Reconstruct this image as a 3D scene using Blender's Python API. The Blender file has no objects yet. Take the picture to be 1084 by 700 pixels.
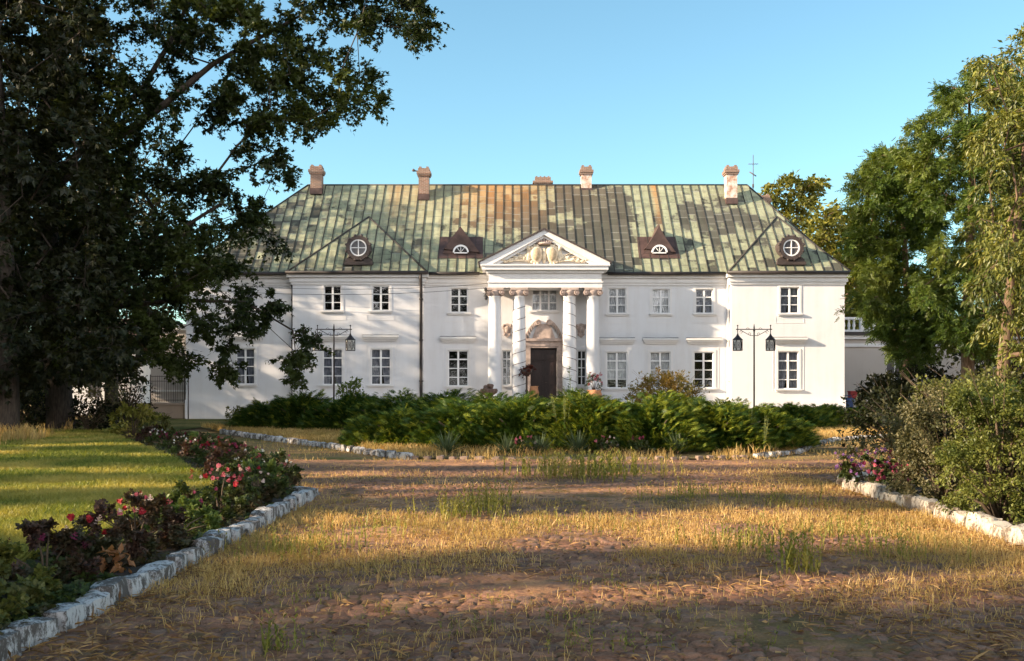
import bpy, math, random
import numpy as np
from mathutils import Vector

random.seed(7)
rng = np.random.default_rng(7)
R = math.radians
scene = bpy.context.scene
col = scene.collection

# ------------------------------------------------------------------ camera, sky, sun, exposure
F = 1072.0          # focal length in photo pixels
CX, CY = 542.0, 412.0   # principal point / eye level in the photo
EYE = 1.6
cam_d = bpy.data.cameras.new('camera')
cam = bpy.data.objects.new('camera', cam_d)
col.objects.link(cam)
cam.location = (0, 0, EYE)
cam.rotation_euler = (R(90), 0, 0)
cam_d.sensor_width = 36
cam_d.lens = F / 1084 * 36
cam_d.shift_y = 62 / 1084
cam_d.clip_start = 0.1
cam_d.clip_end = 2000
scene.camera = cam

SUN_EL, SUN_AZ = 20.0, 75.2        # azimuth from the facade normal, towards the left
SUNV = np.array([-math.sin(R(SUN_AZ)) * math.cos(R(SUN_EL)), -math.cos(R(SUN_AZ)) * math.cos(R(SUN_EL)), math.sin(R(SUN_EL))])
world = bpy.data.worlds.new('World')
scene.world = world
world.use_nodes = True
wn = world.node_tree.nodes
wl = world.node_tree.links
sky = wn.new('ShaderNodeTexSky')
sky.sky_type = 'NISHITA'
sky.sun_disc = False
sky.sun_elevation = R(SUN_EL)
sky.sun_rotation = math.atan2(SUNV[0], SUNV[1])
sky.altitude = 100
sky.air_density = 1.0
sky.dust_density = 0.6
sky.ozone_density = 2.0
bg = wn['Background']
bg.inputs['Strength'].default_value = 0.096
tint = wn.new('ShaderNodeMix'); tint.data_type = 'RGBA'; tint.blend_type = 'MULTIPLY'
tint.inputs[0].default_value = 1.0
tint.inputs[7].default_value = (0.80, 1.0, 0.90, 1)      # shifts the sky colour towards cyan
wl.new(sky.outputs[0], tint.inputs[6])
# bright clouds added over the unseen southern sky to lift the shaded facade
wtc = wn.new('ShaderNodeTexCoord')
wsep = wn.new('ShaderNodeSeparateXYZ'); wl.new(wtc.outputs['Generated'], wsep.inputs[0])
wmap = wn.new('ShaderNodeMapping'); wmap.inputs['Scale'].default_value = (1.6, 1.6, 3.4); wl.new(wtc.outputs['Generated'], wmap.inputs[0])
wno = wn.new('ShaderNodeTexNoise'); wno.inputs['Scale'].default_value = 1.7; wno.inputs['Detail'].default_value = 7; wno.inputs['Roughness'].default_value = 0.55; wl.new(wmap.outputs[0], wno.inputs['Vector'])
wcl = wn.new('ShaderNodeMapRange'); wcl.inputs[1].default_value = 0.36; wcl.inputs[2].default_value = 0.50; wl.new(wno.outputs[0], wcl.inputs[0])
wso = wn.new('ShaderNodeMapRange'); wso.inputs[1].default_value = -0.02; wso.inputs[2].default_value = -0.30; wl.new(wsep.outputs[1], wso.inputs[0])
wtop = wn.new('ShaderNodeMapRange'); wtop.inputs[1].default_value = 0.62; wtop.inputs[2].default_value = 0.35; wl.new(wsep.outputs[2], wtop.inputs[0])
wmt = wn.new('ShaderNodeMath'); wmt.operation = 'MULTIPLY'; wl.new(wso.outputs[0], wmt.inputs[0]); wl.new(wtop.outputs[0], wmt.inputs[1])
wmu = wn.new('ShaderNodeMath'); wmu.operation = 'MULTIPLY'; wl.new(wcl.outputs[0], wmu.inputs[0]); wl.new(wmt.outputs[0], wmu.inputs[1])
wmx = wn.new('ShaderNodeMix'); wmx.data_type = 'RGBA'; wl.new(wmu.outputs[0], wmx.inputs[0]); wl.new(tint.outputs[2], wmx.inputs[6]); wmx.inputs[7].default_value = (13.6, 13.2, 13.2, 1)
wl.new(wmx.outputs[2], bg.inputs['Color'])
sun_d = bpy.data.lights.new('sun', 'SUN')
sun_d.energy = 4.6
sun_d.angle = R(0.8)
sun_d.color = (1.0, 0.80, 0.58)
sun = bpy.data.objects.new('sun', sun_d)
col.objects.link(sun)
sun.rotation_euler = Vector(-SUNV).to_track_quat('-Z', 'Y').to_euler()
sun.location = (-60, -15, 40)
vs = scene.view_settings
vs.view_transform = 'Standard'
vs.look = 'None'
vs.exposure = 1.65
vs.gamma = 1
vs.use_curve_mapping = False
scene.cycles.max_bounces = 6
scene.cycles.diffuse_bounces = 3
scene.cycles.glossy_bounces = 2
scene.cycles.transmission_bounces = 3
scene.cycles.transparent_max_bounces = 8
scene.cycles.caustics_reflective = False
scene.cycles.caustics_refractive = False

# ------------------------------------------------------------------ plan helpers (photo pixel at a known distance -> metres)
def X(px, Y): return (px - CX) / F * Y
def Z(py, Y): return EYE + (CY - py) / F * Y
def GY(py): return EYE * F / (py - CY)          # distance of a ground point

# ------------------------------------------------------------------ materials
MATS = {}
def new_mat(name):
    m = bpy.data.materials.new(name)
    m.use_nodes = True
    return m, m.node_tree.nodes, m.node_tree.links, m.node_tree.nodes['Principled BSDF']

def ramp(n, stops):
    r = n.new('ShaderNodeValToRGB')
    e = r.color_ramp.elements
    while len(e) < len(stops): e.new(0.5)
    for i, (p, c) in enumerate(stops):
        e[i].position = p
        e[i].color = (c[0], c[1], c[2], 1) if hasattr(c, '__len__') else (c, c, c, 1)
    return r

def noise(n, l, scale, detail=4, rough=0.55, coord='Object', vec=None, stretch=None):
    t = n.new('ShaderNodeTexNoise')
    t.inputs['Scale'].default_value = scale
    t.inputs['Detail'].default_value = detail
    t.inputs['Roughness'].default_value = rough
    if vec is None:
        tc = n.new('ShaderNodeTexCoord')
        vec = tc.outputs[coord]
    if stretch:
        mp = n.new('ShaderNodeMapping')
        mp.inputs['Scale'].default_value = stretch
        l.new(vec, mp.inputs['Vector'])
        vec = mp.outputs[0]
    l.new(vec, t.inputs['Vector'])
    return t

def mixc(n, l, fac, a, b, mode='MIX'):
    m = n.new('ShaderNodeMix')
    m.data_type = 'RGBA'
    m.blend_type = mode
    for sock, v in ((m.inputs[0], fac), (m.inputs[6], a), (m.inputs[7], b)):
        if hasattr(v, 'is_linked') or hasattr(v, 'links'): l.new(v, sock)
        elif hasattr(v, '__len__'): sock.default_value = (v[0], v[1], v[2], 1)
        else: sock.default_value = v
    return m.outputs[2]

def bump(n, l, b, height, strength, dist):
    k = n.new('ShaderNodeBump')
    k.inputs['Strength'].default_value = strength
    k.inputs['Distance'].default_value = dist
    l.new(height, k.inputs['Height'])
    l.new(k.outputs[0], b.inputs['Normal'])

def simple(name, c, rough=0.7, var=0.2, scale=3.0, metal=0.0, bmp=0.0, coord='Object', stretch=None, spec=0.3):
    m, n, l, b = new_mat(name)
    t = noise(n, l, scale, 6, 0.6, coord, stretch=stretch)
    r = ramp(n, [(0.3, [x * (1 - var) for x in c]), (0.7, [min(1, x * (1 + var)) for x in c])])
    l.new(t.outputs[0], r.inputs[0])
    l.new(r.outputs[0], b.inputs['Base Color'])
    b.inputs['Roughness'].default_value = rough
    b.inputs['Metallic'].default_value = metal
    b.inputs['Specular IOR Level'].default_value = spec
    if bmp: bump(n, l, b, t.outputs[0], bmp, 0.02)
    MATS[name] = m
    return m

def leaf_mat(name, c1, c2, c3=None, trans=0.35, nscale=0.5, tcol=None, gloss=0.02):
    """one colour per leaf between c1 and c2, clumps shifting towards c3"""
    m = bpy.data.materials.new(name); m.use_nodes = True
    n, l = m.node_tree.nodes, m.node_tree.links
    n.clear()
    out = n.new('ShaderNodeOutputMaterial')
    g = n.new('ShaderNodeNewGeometry')
    r = ramp(n, [(0.0, c1), (1.0, c2)])
    l.new(g.outputs['Random Per Island'], r.inputs[0])
    c = r.outputs[0]
    if c3 is not None:
        t = noise(n, l, nscale, 2, 0.5)
        rr = ramp(n, [(0.45, 0.0), (0.65, 0.8)])
        l.new(t.outputs[0], rr.inputs[0])
        c = mixc(n, l, rr.outputs[0], c, c3)
    d = n.new('ShaderNodeBsdfDiffuse'); l.new(c, d.inputs[0])
    tr = n.new('ShaderNodeBsdfTranslucent')
    l.new(mixc(n, l, 1.0, c, tcol or (1.5, 1.35, 0.5), 'MULTIPLY'), tr.inputs[0])
    mx = n.new('ShaderNodeMixShader'); mx.inputs[0].default_value = trans
    l.new(d.outputs[0], mx.inputs[1]); l.new(tr.outputs[0], mx.inputs[2])
    gl = n.new('ShaderNodeBsdfGlossy'); gl.inputs['Roughness'].default_value = 0.45
    gl.inputs[0].default_value = (0.9, 0.9, 0.85, 1)
    m2 = n.new('ShaderNodeMixShader'); m2.inputs[0].default_value = gloss
    l.new(mx.outputs[0], m2.inputs[1]); l.new(gl.outputs[0], m2.inputs[2])
    l.new(m2.outputs[0], out.inputs[0])
    MATS[name] = m
    return m

# plaster: lime-washed wall with faint streaks and dirt
def plaster(name, c=(0.69, 0.685, 0.695), dirt=(0.50, 0.46, 0.42), amt=0.48):
    m, n, l, b = new_mat(name)
    t = noise(n, l, 0.6, 8, 0.65)
    t2 = noise(n, l, 1.2, 6, 0.6, stretch=(2.2, 2.2, 0.22))
    mul = n.new('ShaderNodeMath'); mul.operation = 'MULTIPLY'
    l.new(t.outputs[0], mul.inputs[0]); l.new(t2.outputs[0], mul.inputs[1])
    r = ramp(n, [(0.22, 0.0), (0.55, amt)])
    l.new(mul.outputs[0], r.inputs[0])
    l.new(mixc(n, l, r.outputs[0], c, dirt), b.inputs['Base Color'])
    b.inputs['Roughness'].default_value = 0.9
    b.inputs['Specular IOR Level'].default_value = 0.15
    t3 = noise(n, l, 22, 5, 0.6)
    bump(n, l, b, t3.outputs[0], 0.25, 0.01)
    MATS[name] = m
    return m
plaster('plaster')
plaster('trim_white', (0.71, 0.695, 0.685), (0.5, 0.46, 0.42), 0.45)
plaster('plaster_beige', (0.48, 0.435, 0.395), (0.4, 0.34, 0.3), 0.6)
plaster('plinth_brown', (0.34, 0.26, 0.20), (0.2, 0.15, 0.11), 0.7)

# patinated copper sheets; UV = (column, row) of the sheets
def copper_roof():
    m, n, l, b = new_mat('patina_copper')
    uv = n.new('ShaderNodeUVMap'); uv.uv_map = 'sheets'
    sep = n.new('ShaderNodeSeparateXYZ'); l.new(uv.outputs[0], sep.inputs[0])
    def math2(op, a, bb=None):
        k = n.new('ShaderNodeMath'); k.operation = op
        for i, v in enumerate((a, bb)):
            if v is None: continue
            if hasattr(v, 'links'): l.new(v, k.inputs[i])
            else: k.inputs[i].default_value = v
        return k.outputs[0]
    fu = math2('FLOOR', sep.outputs[0])
    wn1 = n.new('ShaderNodeTexWhiteNoise'); wn1.noise_dimensions = '1D'; l.new(fu, wn1.inputs['W'])
    v2 = math2('ADD', sep.outputs[1], wn1.outputs[0])
    fv = math2('FLOOR', v2)
    cmb = n.new('ShaderNodeCombineXYZ'); l.new(fu, cmb.inputs[0]); l.new(fv, cmb.inputs[1])
    wn2 = n.new('ShaderNodeTexWhiteNoise'); wn2.noise_dimensions = '2D'; l.new(cmb.outputs[0], wn2.inputs['Vector'])
    wn3 = n.new('ShaderNodeTexWhiteNoise'); wn3.noise_dimensions = '3D'
    off = n.new('ShaderNodeVectorMath'); off.operation = 'ADD'; off.inputs[1].default_value = (17, 31, 5); l.new(cmb.outputs[0], off.inputs[0])
    l.new(off.outputs[0], wn3.inputs['Vector'])
    geo = n.new('ShaderNodeTexCoord')
    pos = geo.outputs['Object']
    # the green verdigris of the sound sheets
    gr = ramp(n, [(0.0, (0.235, 0.255, 0.160)), (0.5, (0.275, 0.295, 0.19)), (1.0, (0.33, 0.34, 0.22))])
    l.new(wn2.outputs[0], gr.inputs[0])
    tn = noise(n, l, 2.2, 6, 0.65, vec=pos)
    mot = ramp(n, [(0.42, 0.0), (0.72, 0.85)]); l.new(tn.outputs[0], mot.inputs[0])
    c = mixc(n, l, mot.outputs[0], gr.outputs[0], (0.13, 0.13, 0.095))
    stn = noise(n, l, 1.3, 6, 0.65, vec=pos, stretch=(3.2, 0.22, 0.22))
    str_ = ramp(n, [(0.48, 0.0), (0.68, 0.55)]); l.new(stn.outputs[0], str_.inputs[0])
    c = mixc(n, l, str_.outputs[0], c, (0.15, 0.13, 0.085))
    # dark bare sheets, bunched in some places
    big = noise(n, l, 0.33, 2, 0.5, vec=pos)
    sx = n.new('ShaderNodeSeparateXYZ'); l.new(pos, sx.inputs[0])
    bias = n.new('ShaderNodeMapRange'); bias.inputs[1].default_value = -20; bias.inputs[2].default_value = 20
    l.new(sx.outputs[0], bias.inputs[0])
    def at(x): return (x + 20) / 40
    br = ramp(n, [(0, 0.62), (at(-13.5), 0.60), (at(-11), 0.34), (at(-2.5), 0.22), (at(-1.2), 0.52), (at(4.5), 0.80), (at(6.6), 0.80), (at(7.4), 0.32), (at(10.0), 0.44), (at(12.5), 0.62), (at(13.6), 0.56), (at(14.6), 0.30), (1, 0.2)])
    l.new(bias.outputs[0], br.inputs[0])
    prob = math2('ADD', math2('MULTIPLY', math2('SUBTRACT', big.outputs[0], 0.5), 1.5), br.outputs[0])
    zf = n.new('ShaderNodeMapRange'); zf.inputs[1].default_value = 12.4; zf.inputs[2].default_value = 13.6
    zf.inputs[3].default_value = 0.0; zf.inputs[4].default_value = 0.3; l.new(sx.outputs[2], zf.inputs[0])
    prob = math2('SUBTRACT', prob, zf.outputs[0])
    edge = math2('ADD', math2('ADD', math2('MULTIPLY', wn2.outputs[0], 0.42), math2('MULTIPLY', wn1.outputs[0], 0.30)), math2('ADD', math2('MULTIPLY', math2('SUBTRACT', tn.outputs[0], 0.5), 1.1), 0.14))
    dark = n.new('ShaderNodeMapRange'); dark.inputs[1].default_value = -0.07; dark.inputs[2].default_value = 0.07
    l.new(math2('SUBTRACT', prob, edge), dark.inputs[0])
    dk = ramp(n, [(0.0, (0.036, 0.034, 0.032)), (1.0, (0.074, 0.069, 0.062))]); l.new(wn3.outputs[0], dk.inputs[0])
    c = mixc(n, l, math2('MULTIPLY', dark.outputs[0], 0.86), c, dk.outputs[0])
    # rust washed down from the ridge
    rx = ramp(n, [(0, 0), (at(-7.6), 0), (at(-7.0), 0.5), (at(-6.2), 0.35), (at(-3.6), 0.15), (at(-2.6), 0.8), (at(-1.0), 0.9), (at(1.2), 0.55), (at(2.6), 0.15), (at(8.2), 0.0), (at(8.35), 1.0), (at(8.6), 1.0), (at(8.75), 0.0), (1, 0)])
    l.new(bias.outputs[0], rx.inputs[0])
    rz = n.new('ShaderNodeMapRange'); rz.inputs[1].default_value = 10.0; rz.inputs[2].default_value = 13.8
    l.new(sx.outputs[2], rz.inputs[0])
    rn = noise(n, l, 1.6, 7, 0.7, vec=pos, stretch=(2.6, 0.35, 0.35))
    rust = math2('MULTIPLY', math2('MULTIPLY', rx.outputs[0], rz.outputs[0]), math2('MULTIPLY', rn.outputs[0], 1.7))
    rc = n.new('ShaderNodeClamp'); l.new(rust, rc.inputs[0]); rc.inputs[2].default_value = 0.85
    c = mixc(n, l, rc.outputs[0], c, (0.36, 0.17, 0.055))
    # cross joints of the sheets
    fr = math2('FRACT', v2)
    jn = n.new('ShaderNodeMapRange'); jn.inputs[1].default_value = 0.03; jn.inputs[2].default_value = 0.07
    l.new(fr, jn.inputs[0])
    c = mixc(n, l, jn.outputs[0], mixc(n, l, wn3.outputs[0], (0.07, 0.06, 0.05), (0.3, 0.3, 0.26)), c)
    l.new(c, b.inputs['Base Color'])
    b.inputs['Roughness'].default_value = 0.8
    b.inputs['Specular IOR Level'].default_value = 0.12
    bump(n, l, b, math2('ADD', wn2.outputs[0], tn.outputs[0]), 0.3, 0.03)
    MATS['patina_copper'] = m
copper_roof()
simple('seam_dark', (0.045, 0.04, 0.035), 0.7)
simple('copper_brown', (0.075, 0.045, 0.038), 0.6, 0.45, 2.0)
simple('copper_dark', (0.06, 0.045, 0.04), 0.55, 0.3, 4.0)
simple('gutter_metal', (0.035, 0.028, 0.026), 0.5)
simple('pipe_white', (0.62, 0.6, 0.57), 0.6)
simple('window_white', (0.78, 0.77, 0.76), 0.55, 0.06)
simple('stone_pink', (0.42, 0.33, 0.285), 0.9, 0.3, 5.0, bmp=0.4)
simple('stone_cream', (0.72, 0.60, 0.44), 0.9, 0.3, 6.0, bmp=0.3)
simple('door_wood', (0.022, 0.011, 0.009), 0.45, 0.4, 6.0, stretch=(4, 4, 0.6))
simple('iron_black', (0.022, 0.018, 0.018), 0.45, 0.2)
simple('iron_brown', (0.06, 0.042, 0.034), 0.55, 0.3)
simple('railing_grey', (0.10, 0.08, 0.075), 0.6)
simple('terracotta', (0.42, 0.20, 0.10), 0.85, 0.3, 8.0)
simple('pot_brown', (0.14, 0.09, 0.07), 0.9, 0.4, 8.0, bmp=0.4)
simple('soil', (0.06, 0.042, 0.03), 1.0, 0.5, 9.0, bmp=0.9)
simple('red_paint', (0.30, 0.03, 0.03), 0.5)
simple('blue_plastic', (0.03, 0.06, 0.16), 0.4)
simple('grey_cover', (0.2, 0.2, 0.2), 0.7)
simple('oak_bark', (0.055, 0.042, 0.032), 0.95, 0.5, 6.0, bmp=0.9, stretch=(3, 3, 0.7))
simple('brown_bark', (0.13, 0.085, 0.055), 0.95, 0.5, 7.0, bmp=0.9, stretch=(3, 3, 0.6))
simple('stem_green', (0.10, 0.12, 0.04), 0.8, 0.3)
simple('stem_brown', (0.10, 0.07, 0.045), 0.9, 0.3)
simple('cable_black', (0.03, 0.03, 0.032), 0.6)
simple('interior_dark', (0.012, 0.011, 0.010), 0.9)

def curtain(name, c, c2):
    m, n, l, b = new_mat(name)
    t = noise(n, l, 3.0, 3, 0.5, 'Object', stretch=(9, 1, 0.8))
    r = ramp(n, [(0.35, c), (0.65, c2)])
    l.new(t.outputs[0], r.inputs[0]); l.new(r.outputs[0], b.inputs['Base Color'])
    b.inputs['Roughness'].default_value = 0.95
    MATS[name] = m
curtain('curtain_net', (0.12, 0.13, 0.16), (0.30, 0.31, 0.36))
curtain('curtain_blind', (0.40, 0.41, 0.42), (0.56, 0.57, 0.58))

def glass():
    m = bpy.data.materials.new('window_glass'); m.use_nodes = True
    n, l = m.node_tree.nodes, m.node_tree.links
    n.clear()
    out = n.new('ShaderNodeOutputMaterial')
    tr = n.new('ShaderNodeBsdfTransparent'); tr.inputs[0].default_value = (0.86, 0.87, 0.88, 1)
    g = n.new('ShaderNodeBsdfGlossy'); g.inputs['Roughness'].default_value = 0.03
    t = noise(n, l, 2.6, 2)
    bp = n.new('ShaderNodeBump'); bp.inputs['Strength'].default_value = 0.12; bp.inputs['Distance'].default_value = 0.05
    l.new(t.outputs[0], bp.inputs['Height']); l.new(bp.outputs[0], g.inputs['Normal'])
    mx = n.new('ShaderNodeMixShader'); mx.inputs[0].default_value = 0.10
    l.new(tr.outputs[0], mx.inputs[1]); l.new(g.outputs[0], mx.inputs[2]); l.new(mx.outputs[0], out.inputs[0])
    MATS['window_glass'] = m
glass()

def brick():
    m, n, l, b = new_mat('chimney_brick')
    tc = n.new('ShaderNodeTexCoord')
    mp = n.new('ShaderNodeMapping'); mp.inputs['Rotation'].default_value = (R(90), 0, 0)
    l.new(tc.outputs['Object'], mp.inputs[0])
    t = n.new('ShaderNodeTexBrick')
    t.inputs['Scale'].default_value = 1.0
    t.inputs['Brick Width'].default_value = 0.25; t.inputs['Row Height'].default_value = 0.075; t.inputs['Mortar Size'].default_value = 0.009
    t.inputs['Color1'].default_value = (0.25, 0.13, 0.085, 1); t.inputs['Color2'].default_value = (0.15, 0.08, 0.055, 1); t.inputs['Mortar'].default_value = (0.34, 0.29, 0.24, 1)
    l.new(mp.outputs[0], t.inputs['Vector'])
    nn = noise(n, l, 2.5, 5)
    r = ramp(n, [(0.4, 0.0), (0.7, 0.75)]); l.new(nn.outputs[0], r.inputs[0])
    l.new(mixc(n, l, r.outputs[0], t.outputs[0], (0.18, 0.125, 0.09)), b.inputs['Base Color'])
    b.inputs['Roughness'].default_value = 0.95
    bump(n, l, b, t.outputs['Fac'], -0.4, 0.02)
    MATS['chimney_brick'] = m
brick()

def worn_brick():
    m, n, l, b = new_mat('worn_brick')
    t = noise(n, l, 3.0, 7, 0.7)
    r = ramp(n, [(0.40, (0.33, 0.19, 0.13)), (0.5, (0.52, 0.40, 0.32)), (0.62, (0.60, 0.55, 0.50))])
    l.new(t.outputs[0], r.inputs[0]); l.new(r.outputs[0], b.inputs['Base Color'])
    b.inputs['Roughness'].default_value = 0.95
    MATS['worn_brick'] = m
worn_brick()

def whitewash(name, paint, stone, lo, hi):
    m, n, l, b = new_mat(name)
    oi = n.new('ShaderNodeObjectInfo')
    tc = n.new('ShaderNodeTexCoord')
    ad = n.new('ShaderNodeVectorMath'); ad.operation = 'ADD'
    sc = n.new('ShaderNodeVectorMath'); sc.operation = 'SCALE'; sc.inputs['Scale'].default_value = 1.0
    l.new(tc.outputs['Object'], sc.inputs[0])
    cm = n.new('ShaderNodeCombineXYZ')
    mu = n.new('ShaderNodeMath'); mu.operation = 'MULTIPLY'; mu.inputs[1].default_value = 50; l.new(oi.outputs['Random'], mu.inputs[0])
    l.new(mu.outputs[0], cm.inputs[0])
    l.new(sc.outputs[0], ad.inputs[0]); l.new(cm.outputs[0], ad.inputs[1])
    t = noise(n, l, 16, 9, 0.78, vec=ad.outputs[0], stretch=(1.0, 1.0, 0.5))
    t2 = noise(n, l, 2.5, 3, 0.5, vec=ad.outputs[0])
    s = n.new('ShaderNodeMath'); s.operation = 'MULTIPLY_ADD'; s.inputs[1].default_value = 0.5; l.new(t2.outputs[0], s.inputs[0]); l.new(t.outputs[0], s.inputs[2])
    r = ramp(n, [(lo, 1.0), (hi, 0.0)]); l.new(s.outputs[0], r.inputs[0])
    l.new(mixc(n, l, r.outputs[0], stone, paint), b.inputs['Base Color'])
    b.inputs['Roughness'].default_value = 0.95
    bump(n, l, b, t.outputs[0], 0.8, 0.03)
    MATS[name] = m
whitewash('kerb_whitewash', (0.54, 0.52, 0.50), (0.10, 0.083, 0.07), 0.69, 0.80)
whitewash('kerb_worn', (0.52, 0.45, 0.36), (0.13, 0.10, 0.075), 0.70, 0.82)
whitewash('kerb_bare', (0.5, 0.44, 0.38), (0.25, 0.17, 0.125), 0.40, 0.62)

# ground: dry trodden earth with straw and moss patches
def ground_mat(name, stops, s1=0.35, s2=6.0, bs=0.8):
    m, n, l, b = new_mat(name)
    t = noise(n, l, s1, 7, 0.68)
    t2 = noise(n, l, s2, 6, 0.7)
    s = n.new('ShaderNodeMath'); s.operation = 'MULTIPLY_ADD'; s.inputs[1].default_value = 0.55
    l.new(t2.outputs[0], s.inputs[0]); l.new(t.outputs[0], s.inputs[2])
    s2n = n.new('ShaderNodeMath'); s2n.operation = 'SUBTRACT'; s2n.inputs[1].default_value = 0.275; l.new(s.outputs[0], s2n.inputs[0])
    r = ramp(n, stops); l.new(s2n.outputs[0], r.inputs[0])
    t3 = noise(n, l, 40, 4, 0.7)
    r3 = ramp(n, [(0.3, 0.55), (0.7, 1.35)]); l.new(t3.outputs[0], r3.inputs[0])
    l.new(mixc(n, l, 1.0, r.outputs[0], r3.outputs[0], 'MULTIPLY'), b.inputs['Base Color'])
    b.inputs['Roughness'].default_value = 1.0
    b.inputs['Specular IOR Level'].default_value = 0.1
    bump(n, l, b, t3.outputs[0], bs, 0.04)
    MATS[name] = m
ground_mat('dry_ground', [(0.30, (0.14, 0.08, 0.042)), (0.42, (0.25, 0.15, 0.072)), (0.52, (0.33, 0.22, 0.095)), (0.62, (0.17, 0.145, 0.045))])
ground_mat('lawn_ground', [(0.30, (0.07, 0.075, 0.018)), (0.45, (0.13, 0.125, 0.03)), (0.55, (0.22, 0.17, 0.05)), (0.68, (0.32, 0.21, 0.075))])
ground_mat('bed_ground', [(0.35, (0.08, 0.055, 0.03)), (0.5, (0.22, 0.17, 0.075)), (0.6, (0.14, 0.13, 0.045))])

ground_mat('bounce_gravel', [(0.35, (0.46, 0.39, 0.31)), (0.6, (0.60, 0.53, 0.44))])  # added pale surface, bounces light onto the shaded facade
def cobble_mat():
    m, n, l, b = new_mat('cobbles')
    a = n.new('ShaderNodeAttribute'); a.attribute_name = 'stone'
    t3 = noise(n, l, 45, 5, 0.7)
    r3 = ramp(n, [(0.3, 0.6), (0.7, 1.3)]); l.new(t3.outputs[0], r3.inputs[0])
    l.new(mixc(n, l, 1.0, a.outputs['Color'], r3.outputs[0], 'MULTIPLY'), b.inputs['Base Color'])
    b.inputs['Roughness'].default_value = 0.9
    b.inputs['Specular IOR Level'].default_value = 0.2
    bump(n, l, b, t3.outputs[0], 0.5, 0.015)
    MATS['cobbles'] = m
cobble_mat()

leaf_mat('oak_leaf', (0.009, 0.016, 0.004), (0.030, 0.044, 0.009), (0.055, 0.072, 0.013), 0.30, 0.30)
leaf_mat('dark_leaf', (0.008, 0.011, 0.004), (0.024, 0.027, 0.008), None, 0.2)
leaf_mat('robinia_leaf', (0.028, 0.056, 0.009), (0.085, 0.128, 0.018), (0.14, 0.165, 0.028), 0.3, 0.3)
leaf_mat('drooping_leaf', (0.045, 0.065, 0.011), (0.25, 0.245, 0.05), (0.035, 0.055, 0.011), 0.32, 0.5, gloss=0.03)
leaf_mat('far_leaf', (0.10, 0.11, 0.020), (0.25, 0.22, 0.040), (0.05, 0.06, 0.014), 0.3, 0.3)
leaf_mat('belt_leaf', (0.03, 0.042, 0.015), (0.07, 0.08, 0.025), (0.035, 0.045, 0.02), 0.2, 0.2)
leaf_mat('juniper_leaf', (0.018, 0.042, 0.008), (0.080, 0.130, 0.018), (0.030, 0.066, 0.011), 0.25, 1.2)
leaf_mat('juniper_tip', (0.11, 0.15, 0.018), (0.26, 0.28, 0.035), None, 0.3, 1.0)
leaf_mat('shrub_leaf', (0.05, 0.068, 0.014), (0.16, 0.155, 0.04), (0.08, 0.075, 0.026), 0.25, 1.5)
leaf_mat('dusty_leaf', (0.055, 0.058, 0.024), (0.20, 0.17, 0.085), (0.045, 0.05, 0.018), 0.25, 1.8)
leaf_mat('sunny_leaf', (0.06, 0.082, 0.016), (0.20, 0.205, 0.045), (0.045, 0.065, 0.012), 0.3, 1.5)
leaf_mat('bronze_red', (0.05, 0.012, 0.010), (0.13, 0.035, 0.022), None, 0.2)
leaf_mat('green_leaf', (0.07, 0.11, 0.025), (0.15, 0.19, 0.05), None, 0.3)
leaf_mat('rose_leaf', (0.022, 0.038, 0.010), (0.072, 0.092, 0.022), (0.06, 0.032, 0.022), 0.2, 2.5)
leaf_mat('bronze_leaf', (0.026, 0.015, 0.012), (0.095, 0.048, 0.034), (0.035, 0.045, 0.015), 0.2, 2.0)
leaf_mat('barberry_leaf', (0.12, 0.09, 0.022), (0.26, 0.155, 0.035), (0.14, 0.14, 0.03), 0.3, 1.5)
leaf_mat('yucca_leaf', (0.06, 0.085, 0.04), (0.13, 0.16, 0.075), None, 0.15)
leaf_mat('dry_leaf', (0.28, 0.12, 0.05), (0.42, 0.2, 0.09), None, 0.3)
leaf_mat('straw', (0.34, 0.20, 0.07), (0.76, 0.54, 0.21), (0.36, 0.25, 0.075), 0.4, 0.6, tcol=(1.2, 1.05, 0.6))
leaf_mat('litter', (0.15, 0.075, 0.03), (0.46, 0.27, 0.11), None, 0.15)
leaf_mat('weed', (0.10, 0.12, 0.020), (0.30, 0.28, 0.06), (0.36, 0.29, 0.08), 0.35, 0.8, tcol=(1.2, 1.1, 0.5))
leaf_mat('lawn_blade', (0.075, 0.115, 0.016), (0.31, 0.31, 0.055), (0.58, 0.44, 0.12), 0.35, 0.45, tcol=(1.2, 1.1, 0.5))
leaf_mat('petal_red', (0.20, 0.006, 0.015), (0.36, 0.02, 0.03), None, 0.2, tcol=(1, .6, .6))
leaf_mat('petal_pink', (0.42, 0.06, 0.10), (0.58, 0.18, 0.20), None, 0.25, tcol=(1, .7, .7))
leaf_mat('petal_pale', (0.62, 0.42, 0.36), (0.72, 0.56, 0.46), None, 0.25, tcol=(1, .8, .7))
leaf_mat('petal_white', (0.62, 0.60, 0.54), (0.75, 0.73, 0.66), None, 0.25, tcol=(1, 1, .9))
leaf_mat('petal_magenta', (0.09, 0.008, 0.030), (0.20, 0.025, 0.065), None, 0.2, tcol=(1, .6, .8))
leaf_mat('petal_purple', (0.15, 0.06, 0.19), (0.32, 0.16, 0.36), None, 0.2, tcol=(1, .7, 1))

# ------------------------------------------------------------------ object helpers
def tag(o, label=None, cat=None, group=None, kind=None):
    if label: o['label'] = label
    if cat: o['category'] = cat
    if group: o['group'] = group
    if kind: o['kind'] = kind
    return o

def empty(name, loc=(0, 0, 0), rz=0.0, label=None, cat=None, group=None):
    o = bpy.data.objects.new(name, None)
    col.objects.link(o)
    o.location = loc
    o.rotation_euler = (0, 0, rz)
    o.empty_display_size = 0.3
    return tag(o, label, cat, group)

def link(name, me, parent=None, loc=None):
    o = bpy.data.objects.new(name, me)
    col.objects.link(o)
    if parent: o.parent = parent
    if loc is not None: o.location = loc
    return o

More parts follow.
